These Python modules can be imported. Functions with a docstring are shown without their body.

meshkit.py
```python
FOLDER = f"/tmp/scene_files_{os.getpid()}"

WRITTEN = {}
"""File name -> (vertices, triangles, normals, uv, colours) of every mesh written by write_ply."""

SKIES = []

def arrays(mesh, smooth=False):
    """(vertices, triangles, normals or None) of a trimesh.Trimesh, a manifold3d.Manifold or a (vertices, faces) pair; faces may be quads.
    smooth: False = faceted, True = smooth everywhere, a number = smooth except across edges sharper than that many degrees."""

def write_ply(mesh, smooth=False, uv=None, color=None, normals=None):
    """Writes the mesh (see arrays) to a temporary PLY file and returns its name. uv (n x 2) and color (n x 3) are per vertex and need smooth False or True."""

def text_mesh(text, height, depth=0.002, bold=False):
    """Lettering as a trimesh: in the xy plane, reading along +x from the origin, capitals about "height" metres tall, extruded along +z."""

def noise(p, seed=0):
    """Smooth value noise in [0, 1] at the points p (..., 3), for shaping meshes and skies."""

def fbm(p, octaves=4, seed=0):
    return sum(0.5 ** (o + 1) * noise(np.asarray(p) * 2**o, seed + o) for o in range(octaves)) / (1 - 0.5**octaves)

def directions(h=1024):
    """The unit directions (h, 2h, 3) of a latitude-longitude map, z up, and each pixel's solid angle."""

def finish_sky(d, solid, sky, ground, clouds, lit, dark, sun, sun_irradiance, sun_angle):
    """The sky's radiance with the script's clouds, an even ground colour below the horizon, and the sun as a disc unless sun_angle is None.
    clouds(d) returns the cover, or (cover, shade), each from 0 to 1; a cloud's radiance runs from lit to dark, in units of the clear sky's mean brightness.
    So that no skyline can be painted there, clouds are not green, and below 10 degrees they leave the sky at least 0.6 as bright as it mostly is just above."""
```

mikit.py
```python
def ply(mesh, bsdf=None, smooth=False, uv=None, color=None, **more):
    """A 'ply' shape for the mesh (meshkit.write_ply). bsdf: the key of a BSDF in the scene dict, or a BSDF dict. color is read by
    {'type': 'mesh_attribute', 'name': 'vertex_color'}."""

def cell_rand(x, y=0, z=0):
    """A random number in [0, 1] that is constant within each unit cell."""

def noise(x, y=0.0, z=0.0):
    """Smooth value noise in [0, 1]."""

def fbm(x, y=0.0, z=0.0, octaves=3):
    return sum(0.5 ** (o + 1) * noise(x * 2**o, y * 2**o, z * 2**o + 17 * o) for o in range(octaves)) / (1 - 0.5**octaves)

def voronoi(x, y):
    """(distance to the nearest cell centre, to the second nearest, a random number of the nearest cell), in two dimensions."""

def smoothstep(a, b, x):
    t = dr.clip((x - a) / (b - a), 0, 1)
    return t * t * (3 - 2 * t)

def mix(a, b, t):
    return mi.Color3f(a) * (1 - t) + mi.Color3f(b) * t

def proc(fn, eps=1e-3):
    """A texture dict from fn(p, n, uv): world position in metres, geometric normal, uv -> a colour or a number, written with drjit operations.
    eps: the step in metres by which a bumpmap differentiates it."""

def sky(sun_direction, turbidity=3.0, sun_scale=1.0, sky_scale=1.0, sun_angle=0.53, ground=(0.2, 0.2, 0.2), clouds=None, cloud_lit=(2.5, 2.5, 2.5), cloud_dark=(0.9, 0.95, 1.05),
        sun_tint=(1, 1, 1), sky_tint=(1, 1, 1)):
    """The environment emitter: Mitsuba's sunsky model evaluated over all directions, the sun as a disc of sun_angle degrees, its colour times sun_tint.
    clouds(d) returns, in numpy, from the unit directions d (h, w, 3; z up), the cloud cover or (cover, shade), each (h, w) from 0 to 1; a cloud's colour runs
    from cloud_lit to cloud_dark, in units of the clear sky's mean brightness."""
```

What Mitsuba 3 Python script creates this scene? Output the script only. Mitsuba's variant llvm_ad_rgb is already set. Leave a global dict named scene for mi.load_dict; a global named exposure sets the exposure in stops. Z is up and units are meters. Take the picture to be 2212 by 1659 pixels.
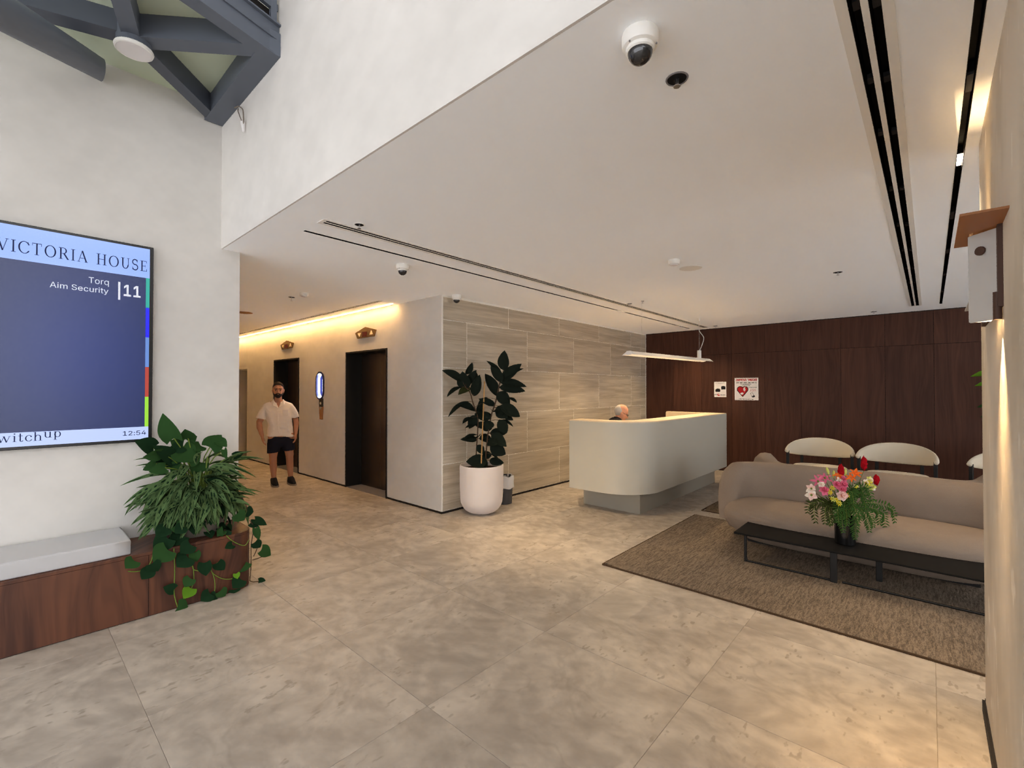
import math, random
import numpy as np, trimesh, manifold3d as m3, shapely, mitsuba as mi, drjit as dr, mikit, meshkit
from shapely.geometry import Polygon, box as sbox, LineString, Point
from shapely import affinity
from shapely.ops import unary_union
T = mi.ScalarTransform4f
random.seed(7); rng = np.random.default_rng(7)
scene, labels = {'type': 'scene'}, {}

def srgb(r, g, b):
    c = np.array([r, g, b]) / 255.0
    return [float(v) for v in np.where(c < 0.04045, c / 12.92, ((c + 0.055) / 1.055) ** 2.4)]
def RGB(v): return {'type': 'rgb', 'value': [float(x) for x in v]}

# ---------------------------------------------------------------- camera
F_PX, YAW, PITCH = 996.5, 0.7355, 0.0121
EYE = [0.0, 0.0, 1.65]
scene['camera'] = {'type': 'perspective', 'fov': math.degrees(2 * math.atan(1106 / F_PX)), 'fov_axis': 'x', 'near_clip': 0.05,
    'to_world': T().look_at(origin=EYE, target=[EYE[0] - math.sin(YAW) * math.cos(PITCH), EYE[1] + math.cos(YAW) * math.cos(PITCH), EYE[2] + math.sin(PITCH)], up=[0, 0, 1])}
# ---------------------------------------------------------------- daylight (overcast sky seen by the glazed front of the lobby, behind the camera)
def overcast(d): return np.ones(d.shape[:2])
scene['sky'] = mikit.sky([-0.5, -0.6, 0.62], turbidity=4.0, sun_scale=0.0, sky_scale=1.0, clouds=overcast, cloud_lit=(1.99, 2.02, 2.10), cloud_dark=(1, 1, 1), ground=(0.96, 0.96, 0.97))
exposure = 3.52
LAMP = 0.125          # common factor of all lamps
AMBER = np.array([1.0, 0.58, 0.23])
WARM, WARM2, COOL = np.array([1.0, 0.66, 0.32]), np.array([1.0, 0.74, 0.45]), np.array([0.9, 0.95, 1.0])
def spot(key, origin, target, power, cutoff=40, beam=20, tint=WARM2):
    scene[key] = {'type': 'spot', 'to_world': T().look_at(origin=list(origin), target=list(target), up=[0.3, 1, 0.1]), 'intensity': RGB(np.array(tint) * power * LAMP), 'cutoff_angle': float(cutoff), 'beam_width': float(beam)}
def glow(power, tint): return {'type': 'area', 'radiance': RGB(np.array(tint) * power * LAMP)}

# ---------------------------------------------------------------- materials
N_, F_, V_, CR, SS, MX = mikit.noise, mikit.fbm, mikit.voronoi, mikit.cell_rand, mikit.smoothstep, mikit.mix
def C3(r, g, b): return mi.Color3f(*srgb(r, g, b))
def plain(key, c, rough=0.6, spec=0.4, **kw):
    scene[key] = {'type': 'twosided', 'bsdf': {'type': 'principled', 'base_color': RGB(srgb(*c)), 'roughness': rough, 'specular': spec, **kw}}
def mat(key, fn, rough=0.6, spec=0.4, bump=None, scale=1.0, eps=1e-3, **kw):
    b = {'type': 'principled', 'base_color': mikit.proc(fn), 'roughness': rough, 'specular': spec, **kw}
    if bump is not None:
        b = {'type': 'bumpmap', 'arbitrary': mikit.proc(bump, eps=eps), 'scale': scale, 'bsdf': b}
    scene[key] = {'type': 'twosided', 'bsdf': b}

def f_floor(p, n, uv):
    tx, ty = dr.floor((p.x - 0.014) / 0.985), dr.floor((p.y - 0.507) / 0.995)
    ox, oy = CR(tx, ty, 1) * 37.0, CR(tx, ty, 2) * 53.0
    x, y = p.x + ox, p.y + oy
    w = F_(x * 1.7, y * 1.7, 3.0, 3) - 0.5
    big = F_(x * 2.4 + w * 1.5, y * 1.6, 0.0, 4)
    fine = F_(x * 12 + w * 4, y * 15 + w * 4, 5.0, 5)
    cloud = F_(x * 5 + 9, y * 4 + w * 3, 2.0, 4)
    c = MX(C3(146, 136, 125), C3(184, 174, 161), SS(0.2, 0.8, 0.22 * big + 0.42 * fine + 0.36 * cloud))
    vein = SS(0.035, 0.0, dr.abs(F_(x * 2.3 + w * 2, y * 3.1, 7.0, 4) - 0.5)) * SS(0.5, 0.66, F_(x * 3 + 7, y * 3, 1.0, 3))
    pit = SS(0.66, 0.80, F_(x * 34, y * 17, 4.0, 3)) * SS(0.45, 0.65, cloud)
    c = MX(c, C3(122, 110, 96), 0.18 * vein + 0.5 * pit)
    return c * (0.96 + 0.08 * CR(tx, ty, 3))
mat('stone_floor', f_floor, rough=0.42, spec=0.35, bump=lambda p, n, uv: F_(p.x * 30, p.y * 30, 0, 3), scale=0.0012, eps=3e-3)
plain('floor_grout', (146, 136, 124), 0.9, 0.1)

def f_trav(p, n, uv):
    r, c0 = dr.floor(p.z / 0.6485 + 0.002), 0.0
    x, z = p.y + CR(r, 3) * 0.0, p.z
    w = F_(x * 0.5, z * 1.2, 2.0, 2) - 0.5
    k = CR(dr.floor((p.y - 5.235 + 0.865 * (r - 2 * dr.floor(r / 2))) / 1.312), r, 2)
    band = F_(x * 0.7 + k * 31, z * 14 + w * 0.7 + k * 17, 3.0, 4)
    streak = F_(x * 3.2 + k * 11, z * 60 + w * 1.2, 8.0, 4)
    c = MX(C3(163, 150, 131), C3(194, 182, 163), SS(0.2, 0.8, 0.55 * band + 0.45 * streak))
    return c * (0.95 + 0.1 * k)
mat('travertine', f_trav, rough=0.5, spec=0.3)
plain('tile_joint', (232, 226, 214), 0.7, 0.2)

def f_plaster(p, n, uv):
    a = F_(p.x * 1.6 + p.y * 0.9, p.y * 1.3, p.z * 1.4, 4)
    b = F_(p.x * 9, p.y * 9, p.z * 9, 3)
    return MX(C3(199, 195, 189), C3(212, 208, 202), SS(0.25, 0.75, 0.7 * a + 0.3 * b))
mat('plaster', f_plaster, rough=0.85, spec=0.15, bump=lambda p, n, uv: F_(p.x * 12, p.y * 12, p.z * 12, 3), scale=0.0015, eps=4e-3)
def f_concrete(p, n, uv):
    a = F_(p.x * 2 + 3, p.y * 2.4, p.z * 1.1, 4)
    s = SS(0.66, 0.74, F_(p.x * 8, p.y * 14, p.z * 5, 3))
    return MX(MX(C3(172, 160, 142), C3(194, 183, 167), SS(0.3, 0.7, a)), C3(210, 202, 188), 0.5 * s)
mat('column_plaster', f_concrete, rough=0.7, spec=0.25, bump=lambda p, n, uv: F_(p.x * 10, p.y * 10, p.z * 8, 3), scale=0.0012, eps=4e-3)
plain('ceiling_paint', (243, 246, 248), 0.9, 0.1)
plain('white_paint', (230, 228, 222), 0.55, 0.3)

def f_walnut(p, n, uv):
    k = CR(dr.floor((p.x + 0.547) / 0.603), dr.floor((p.z - 2.372) / 5.0), 5)
    x = p.x + k * 9
    w = F_(x * 3, p.z * 0.5, k * 7, 3) - 0.5
    g = F_(x * 38 + w * 16, p.z * 1.4, k * 5, 4)
    h = F_(x * 150 + w * 20, p.z * 5, 1.0, 2)
    m = F_(x * 6 + w * 5, p.z * 0.6, 3.0, 3)
    c = MX(C3(62, 36, 26), C3(83, 51, 37), SS(0.25, 0.78, 0.45 * g + 0.2 * h + 0.35 * m))
    return c * (0.9 + 0.2 * k)
mat('dark_walnut', f_walnut, rough=0.55, spec=0.2)
def f_bench(p, n, uv):
    t = p.y + p.x
    w = F_(t * 3, p.z * 0.8, 2.0, 3) - 0.5
    g = F_(t * 34 + w * 14, p.z * 2.0, 5.0, 4)
    m = F_(t * 7 + w * 4, p.z * 0.9, 1.0, 3)
    return MX(C3(62, 34, 24), C3(98, 58, 38), SS(0.25, 0.75, 0.5 * g + 0.5 * m))
mat('bench_wood', f_bench, rough=0.42, spec=0.4)
def f_rug(p, n, uv):
    a = N_(p.x * 120, p.y * 16, 0.0); b = N_(p.x * 260, p.y * 70, 5.0); c = F_(p.x * 3, p.y * 3, 1.0, 3)
    return MX(C3(84, 74, 64), C3(132, 118, 103), SS(0.1, 0.9, 0.4 * a + 0.4 * b + 0.2 * c))
mat('rug_wool', f_rug, rough=0.95, spec=0.05, bump=lambda p, n, uv: N_(p.x * 120, p.y * 30, 0.0), scale=0.003, eps=2e-3)
def f_rug2(p, n, uv):
    return MX(C3(72, 62, 52), C3(120, 104, 86), N_(p.x * 150, p.y * 40, 0.0))
mat('rug_dark', f_rug2, rough=0.95, spec=0.05)
plain('rug_binding', (74, 58, 44), 0.9, 0.1)
def f_sofa(p, n, uv):
    a = F_(p.x * 4, p.y * 4, p.z * 4, 3); b = N_(p.x * 220, p.y * 220, p.z * 220)
    return MX(C3(130, 115, 102), C3(149, 133, 118), 0.7 * a + 0.3 * b)
mat('sofa_velvet', f_sofa, rough=0.85, spec=0.1, sheen=0.5, sheen_tint=0.5)
plain('cream_boucle', (214, 203, 182), 0.9, 0.1)
plain('desk_lacquer', (186, 181, 167), 0.5, 0.35)
plain('desk_top', (226, 205, 170), 0.45, 0.4)
plain('desk_plinth', (156, 150, 136), 0.5, 0.3)
plain('black_metal', (22, 21, 20), 0.5, 0.35)
plain('black_trim', (26, 22, 20), 0.6, 0.3)
plain('black_plastic', (18, 18, 20), 0.3, 0.5)
plain('slot_black', (14, 14, 15), 0.7, 0.2)
plain('table_stone', (19, 18, 17), 0.55, 0.12)
plain('steel_paint', (90, 96, 106), 0.5, 0.35)
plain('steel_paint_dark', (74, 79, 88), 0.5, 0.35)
plain('green_panel', (196, 206, 182), 0.6, 0.25)
plain('cushion_vinyl', (184, 183, 183), 0.5, 0.35)
plain('pot_white', (214, 204, 198), 0.7, 0.25)
plain('soil', (40, 30, 22), 0.95, 0.05)
plain('concrete_bowl', (112, 104, 94), 0.85, 0.2)
plain('brass', (186, 150, 92), 0.35, 0.5, metallic=0.8)
plain('brass_dark', (128, 98, 60), 0.4, 0.5, metallic=0.5)
plain('chrome', (200, 200, 200), 0.2, 0.5, metallic=1.0)
plain('copper_brown', (150, 98, 58), 0.5, 0.4)
plain('sconce_grey', (186, 183, 179), 0.6, 0.3)
plain('sconce_brown', (74, 52, 42), 0.6, 0.3)
scene['lift_steel'] = {'type': 'twosided', 'bsdf': {'type': 'principled', 'base_color': RGB(srgb(96, 84, 72)), 'metallic': 0.9, 'roughness': 0.3, 'anisotropic': 0.6}}
scene['dark_dome'] = {'type': 'twosided', 'bsdf': {'type': 'principled', 'base_color': RGB(srgb(16, 17, 22)), 'roughness': 0.06, 'specular': 0.7, 'clearcoat': 1.0}}
scene['vase_glass'] = {'type': 'twosided', 'bsdf': {'type': 'principled', 'base_color': RGB(srgb(18, 18, 18)), 'roughness': 0.1, 'specular': 0.6}}
plain('paper_white', (226, 222, 220), 0.6, 0.3)
plain('ink_black', (24, 22, 24), 0.6, 0.2)
plain('ink_navy', (30, 40, 78), 0.6, 0.2)
plain('ink_grey', (120, 118, 120), 0.6, 0.2)
plain('ink_red', (168, 24, 30), 0.6, 0.2)
plain('ink_white', (236, 240, 250), 0.6, 0.2)
plain('skin', (172, 122, 94), 0.6, 0.3)
plain('skin_pale', (220, 156, 122), 0.6, 0.3)
plain('hair_dark', (38, 28, 24), 0.7, 0.2)
plain('hair_grey', (196, 184, 168), 0.8, 0.2)
plain('eye_dark', (30, 24, 22), 0.3, 0.4)
plain('shirt_white', (226, 216, 206), 0.9, 0.1)
plain('shorts_navy', (30, 30, 40), 0.9, 0.1)
plain('shoe_black', (24, 24, 26), 0.7, 0.2)
plain('shoe_sole', (120, 110, 100), 0.7, 0.2)
plain('cloth_black', (24, 22, 24), 0.9, 0.1)
plain('bin_grey', (70, 70, 72), 0.5, 0.3)
plain('bag_white', (212, 210, 208), 0.5, 0.3)
plain('cane', (190, 146, 90), 0.6, 0.3)
plain('stem_brown', (78, 60, 44), 0.7, 0.2)
plain('stem_green', (98, 118, 44), 0.6, 0.3)
def leafmat(key, c, back=None, rough=0.35, trans=0.25):
    scene[key] = {'type': 'principledthin', 'base_color': RGB(srgb(*c)), 'roughness': rough, 'diff_trans': trans, 'eta': 1.45}
leafmat('rubber_leaf', (30, 36, 30), rough=0.35, trans=0.1)
leafmat('rubber_leaf_olive', (56, 60, 34), rough=0.4, trans=0.2)
leafmat('heart_leaf', (44, 72, 38), rough=0.4)
leafmat('heart_leaf_dark', (28, 50, 31), rough=0.4)
leafmat('heart_leaf_lime', (96, 140, 40), rough=0.4, trans=0.4)
leafmat('fern_leaf', (60, 90, 42), rough=0.5, trans=0.4)
leafmat('fern_leaf_dark', (58, 66, 34), rough=0.5, trans=0.3)
leafmat('petal_pink', (226, 120, 150), rough=0.6, trans=0.4)
leafmat('petal_blush', (244, 214, 206), rough=0.6, trans=0.4)
leafmat('petal_white', (246, 238, 226), rough=0.6, trans=0.4)
leafmat('petal_orange', (236, 112, 48), rough=0.6, trans=0.4)
leafmat('petal_red', (170, 24, 34), rough=0.7, trans=0.2)
leafmat('petal_yellow', (226, 206, 60), rough=0.6, trans=0.4)
leafmat('petal_lime', (214, 220, 120), rough=0.6, trans=0.4)
def f_varieg(p, n, uv):
    u, v = uv.x, uv.y
    d = dr.abs(u - 0.5) * 2
    blot = SS(0.42, 0.62, N_(v * 16 + p.x * 3, u * 5 + p.y * 3, p.z * 3)) * SS(0.85, 0.35, d) * SS(0.06, 0.16, d)
    return MX(C3(90, 114, 72), C3(26, 48, 30), blot) * (0.85 + 0.3 * SS(0.1, 0.0, d))
scene['striped_leaf'] = {'type': 'principledthin', 'base_color': mikit.proc(f_varieg), 'roughness': 0.4, 'diff_trans': 0.25}

# ---------------------------------------------------------------- helpers
def numbered(name):
    if name not in scene and not any(k.startswith(name + '__') for k in scene): return name
    i = 1
    while f'{name}_{i:03d}' in scene or any(k.startswith(f'{name}_{i:03d}__') for k in scene): i += 1
    return f'{name}_{i:03d}'
CNT = {}
def key_for(parent, name):
    base = f'{parent}__{name}' if parent else name
    i = CNT.get(base, 0); CNT[base] = i + 1
    return base if i == 0 else f'{base}_{i:03d}'
def thing(name, label, cat, group=None):
    k = key_for(None, name); labels[k] = {'label': label, 'category': cat}
    if group: labels[k]['group'] = group
    return k
def obj(parent, name, mesh, bsdf, smooth=30, label=None, emitter=None, m=None, kind=None, **kw):
    k = key_for(parent, name)
    s = dict(mesh) if isinstance(mesh, dict) else mikit.ply(mesh, bsdf, smooth=smooth, **kw)
    if isinstance(mesh, dict) and bsdf: s['bsdf'] = {'type': 'ref', 'id': bsdf}
    if emitter: s['emitter'] = emitter
    if m is not None: s['to_world'] = T(m)
    scene[k] = s
    if label or kind: labels[k] = {**({'label': label} if label else {}), **({'kind': kind} if kind else {})}
    return k
def single(name, mesh, bsdf, label, cat, group=None, **kw):
    k = obj(None, name, mesh, bsdf, **kw); labels[k] = {'label': label, 'category': cat}
    if group: labels[k]['group'] = group
    return k
def struct(name, mesh, bsdf, smooth=False):
    k = obj(None, name, mesh, bsdf, smooth=smooth); labels[k] = {'kind': 'structure'}
    return k
def cat_(ms): return trimesh.util.concatenate([m if isinstance(m, trimesh.Trimesh) else trimesh.Trimesh(*m, process=False) for m in ms])
def bx(x0, x1, y0, y1, z0, z1, c=0.0):
    x0, x1 = min(x0, x1), max(x0, x1); y0, y1 = min(y0, y1), max(y0, y1)
    if c <= 0:
        m = trimesh.creation.box([x1 - x0, y1 - y0, z1 - z0]); m.apply_translation([(x0 + x1) / 2, (y0 + y1) / 2, (z0 + z1) / 2]); return m
    c = min(c, (x1 - x0) / 2.01, (y1 - y0) / 2.01, (z1 - z0) / 2.01); P = []
    for sx in (0, 1):
        for sy in (0, 1):
            for sz in (0, 1):
                a = np.array([(x0, x1)[sx], (y0, y1)[sy], (z0, z1)[sz]]); d = np.array([1 - 2 * sx, 1 - 2 * sy, 1 - 2 * sz]) * c
                for k in range(3): e = d.copy(); e[k] = 0; P.append(a + e)
    return trimesh.convex.convex_hull(np.array(P))
def frame_of(t):
    t = t / np.linalg.norm(t); a = np.cross(t, [0, 0, 1.0] if abs(t[2]) < 0.95 else [1.0, 0, 0]); a /= np.linalg.norm(a)
    return a, np.cross(t, a)
def tube(pts, r, sides=8, cap=True):
    p = np.asarray(pts, float); n = len(p); r = np.broadcast_to(r, (n,)); t = np.gradient(p, axis=0); t /= np.linalg.norm(t, axis=1, keepdims=True) + 1e-12
    a, _ = frame_of(t[0]); V = []
    for i in range(n):
        a = a - t[i] * (a @ t[i]); a /= np.linalg.norm(a); b = np.cross(t[i], a)
        ang = np.arange(sides) * 2 * np.pi / sides
        V.append(p[i] + r[i] * (np.cos(ang)[:, None] * a + np.sin(ang)[:, None] * b))
    return loft(V, cap)
def loft(rings, cap=True, closed=True):
    n, s = len(rings), len(rings[0]); V = np.vstack(rings); Fc = []
    m = s if closed else s - 1
    for i in range(n - 1):
        for j in range(m):
            a, b, c, d = i * s + j, i * s + (j + 1) % s, (i + 1) * s + (j + 1) % s, (i + 1) * s + j
            Fc += [[a, b, c], [a, c, d]]
    if cap:
        V = np.vstack([V, rings[0].mean(0), rings[-1].mean(0)]); k = n * s
        for j in range(s):
            Fc.append([k, (j + 1) % s, j]); Fc.append([k + 1, (n - 1) * s + j, (n - 1) * s + (j + 1) % s])
    m_ = trimesh.Trimesh(V, Fc, process=False)
    if cap and closed and m_.volume < 0: m_.invert()
    return m_
def bez(pts, n=12):
    p = np.asarray(pts, float)
    if len(p) == 2: return np.linspace(p[0], p[1], n)
    from scipy.interpolate import CubicSpline, PchipInterpolator
    d = np.r_[0, np.cumsum(np.linalg.norm(np.diff(p, axis=0), axis=1))]
    return PchipInterpolator(d, p)(np.linspace(0, d[-1], n))
def lathe(prof, c=(0, 0, 0), n=40):
    ang = np.arange(n) * 2 * np.pi / n
    rings = [np.c_[r * np.cos(ang), r * np.sin(ang), np.full(n, z)] + np.array(c) for r, z in prof]
    return loft(rings, True)
def cyl(p0, p1, r0, r1=None, n=20):
    p0, p1 = np.array(p0, float), np.array(p1, float)
    return tube([p0, p1], [r0, r0 if r1 is None else r1], n)
def ext(poly, h):
    gs = getattr(poly, 'geoms', [poly])
    return cat_([trimesh.creation.extrude_polygon(g, h, engine='earcut') for g in gs])
def ext_z(poly, z0, z1): m = ext(poly, z1 - z0); m.apply_translation([0, 0, z0]); return m
def ext_wall_y(poly, y0, y1):   # polygon in (x, z), thickness along y
    m = ext(poly, y1 - y0); m.vertices = np.c_[m.vertices[:, 0], y1 - m.vertices[:, 2], m.vertices[:, 1]]; return m
def on_x(poly, x, depth):       # polygon in (y, z), standing on the plane x and growing to +x
    m = ext(poly, depth); m.vertices = np.c_[x + m.vertices[:, 2], m.vertices[:, 0], m.vertices[:, 1]]; return m
def ico(c, r, sub=2, s=(1, 1, 1)):
    m = trimesh.creation.icosphere(subdivisions=sub, radius=r); m.vertices = m.vertices * np.array(s) + np.array(c); return m
def rrect(x0, x1, y0, y1, r): return sbox(x0 + r, y0 + r, x1 - r, y1 - r).buffer(r, quad_segs=8)
def mk(pos, rz=0.0):
    m = np.eye(4); c, s_ = math.cos(rz), math.sin(rz); m[:2, :2] = [[c, -s_], [s_, c]]; m[:3, 3] = pos; return m
# a leaf blade along +x from the origin, length 1, width 1 (scaled per leaf); shape: 'oval', 'heart', 'lance'
def blade(shape, nl=9, nw=4, fold=0.18, droop=0.2, wave=0.0):
    t = np.linspace(0, 1, nl + 1); V, UV = [], []
    if shape == 'oval': w = np.sin(np.pi * t ** 0.85) ** 0.75
    elif shape == 'heart': w = np.where(t < 0.22, 0.75 + 0.25 * np.sin(t / 0.22 * np.pi / 2), np.cos((t - 0.22) / 0.78 * np.pi / 2) ** 0.9)
    else: w = np.sin(np.pi * t ** 0.85) ** 0.7
    w[-1] = 0.02
    if shape != 'heart': w[0] = 0.05
    for i, a in enumerate(t):
        for j in range(nw + 1):
            q = j / nw * 2 - 1
            x = a - (0.16 * abs(q) ** 1.5 * max(0, 1 - a / 0.25) if shape == 'heart' else 0)
            y = 0.5 * w[i] * q
            z = fold * abs(y) - droop * a * a + wave * math.sin(a * 9 + q * 2) * abs(q)
            V.append([x, y, z]); UV.append([j / nw, a])
    Fc = []
    for i in range(nl):
        for j in range(nw):
            a = i * (nw + 1) + j; b = a + nw + 1
            Fc += [[a, b, b + 1], [a, b + 1, a + 1]]
    return trimesh.Trimesh(V, Fc, process=False), np.array(UV)
def blade_ply(*a, bsdf='heart_leaf', **k):
    m, uv = blade(*a, **k); return mikit.ply(m, bsdf, smooth=True, uv=uv)
def leaf_m(base, tip, width, up):   # matrix that lays a unit blade from base to tip, its face towards up
    b, t = np.array(base, float), np.array(tip, float); d = t - b; L = np.linalg.norm(d); x = d / L
    z = np.array(up, float); z = z - x * (z @ x)
    if np.linalg.norm(z) < 1e-3: z = np.cross(x, [0.3, 0.5, 0.8])
    z /= np.linalg.norm(z); y = np.cross(z, x); m = np.eye(4)
    m[:3, 0], m[:3, 1], m[:3, 2], m[:3, 3] = x * L, y * width, z * L, b
    return m
# ================================================================ the setting
H, HT = 2.917, 6.4
XW, YF, YE, YL, XT, YB, XC = -4.721, 1.312, 1.465, 3.927, -4.808, 9.879, 0.2
struct('floor', bx(-14, 6.2, -5, 10.1, -0.12, -0.004), 'floor_grout')
g = 0.0008
for i in range(-13, 6):
    for j in range(-4, 10):
        x0, x1 = 0.014 + 0.985 * i + g, 0.014 + 0.985 * (i + 1) - g
        y0, y1 = 0.507 + 0.995 * j + g, 0.507 + 0.995 * (j + 1) - g
        y1 = min(y1, YB)
        if x1 < XT and (y0 > 4.3 or y1 < YE - 0.3): continue
        if x1 < XW - 0.25 and y1 < YE: continue
        m = bx(x0, x1, y0, y1, -0.02, 0.0)
        c = 0.0010                                                   # bevelled upper edge
        m = trimesh.convex.convex_hull(np.array([[x, y, z] for z, e in ((-0.02, 0), (-c, 0), (0, c)) for x in (x0 + e, x1 - e) for y in (y0 + e, y1 - e)]))
        obj('floor', 'stone_tile', m, 'stone_floor', smooth=False)

# left wall with the screen; it ends in a free edge beside the lift lobby
struct('wall_left', cat_([bx(XW - 0.25, XW, -5, YF, -0.05, HT), bx(XW - 0.25, XW, YF, YE, -0.05, H)]), 'plaster')
struct('wall_lobby', bx(-13.4, XW - 0.25, YE - 0.25, YE, -0.05, H), 'plaster')
struct('wall_lobby_end', bx(-13.65, -13.4, YE - 0.25, YL + 0.75, -0.05, H), 'plaster')
struct('wall_upper', cat_([bx(XW, 6.2, YF, YF + 0.012, H, HT), bx(XW, 6.2, YF + 0.012, YF + 0.25, H + 0.1, HT)]), 'plaster')
struct('wall_front', bx(-5, 6.2, -5.2, -5, 3.7, HT), 'plaster')
# ceiling of the lower zone, with the openings of the slots
def slot_rect(x0, x1, y0, y1): return sbox(x0, y0, x1, y1)
CUTS = [slot_rect(-3.400, -3.376, 1.62, 9.60), slot_rect(-3.360, -3.336, 1.62, 9.60), slot_rect(-3.698, -3.672, 1.605, 9.55),
        slot_rect(-0.190, -0.158, 1.40, 9.22), slot_rect(-0.138, -0.106, 1.40, 9.22), slot_rect(0.119, 0.149, 1.40, 9.27),
        slot_rect(-13.0, -5.79, 3.585, 3.600), slot_rect(-13.0, -5.79, 3.616, 3.631), slot_rect(-13.2, -5.82, 3.80, 3.842)]
ceil_poly = unary_union([sbox(-13.65, YE - 0.25, XW - 0.01, 10.1), sbox(XW - 0.02, YE - 0.001, 6.2, 10.1), sbox(XW, YF + 0.012, 6.2, YE)]).difference(sbox(-13.65, YE - 0.25, XW - 0.25, YE - 0.24)).difference(unary_union(CUTS))
ceil_poly = ceil_poly.difference(sbox(XW - 0.3, 0, XW, YF))
struct('ceiling', ext_z(ceil_poly, H, H + 0.10), 'ceiling_paint')
struct('ceiling_void', bx(-13.65, 6.2, YF + 0.25, 10.1, H + 0.30, H + 0.34), 'slot_black')
struct('ceiling_atrium', bx(-5, 6.2, -5, YF + 0.25, HT, HT + 0.2), 'ceiling_paint')
# lift wall, with two lift openings and the doorway at its far end
lw = sbox(-13.4, -0.05, XT - 0.013, H)
DOORS = [(-7.35, -6.12), (-10.446, -9.22)]
lw = lw.difference(LineString([(-8.305, 1.62), (-8.305, 1.824)]).buffer(0.148, quad_segs=16))
for a, b in DOORS: lw = lw.difference(sbox(a, -0.2, b, 2.27))
lw = lw.difference(sbox(-13.2, -0.2, -12.09, 2.15))
struct('wall_lift', ext_wall_y(lw, YL, YL + 0.33), 'plaster')
struct('wall_lift_shaft', bx(-13.65, -5.3, YL + 0.62, YL + 0.7, -0.05, H), 'plaster')
struct('wall_doorway', cat_([bx(-12.09, -12.02, YL + 0.33, YL + 0.62, -0.05, H), bx(-13.4, -12.09, YL + 0.33, YL + 0.62, 2.15, 2.3)]), 'plaster')
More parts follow.
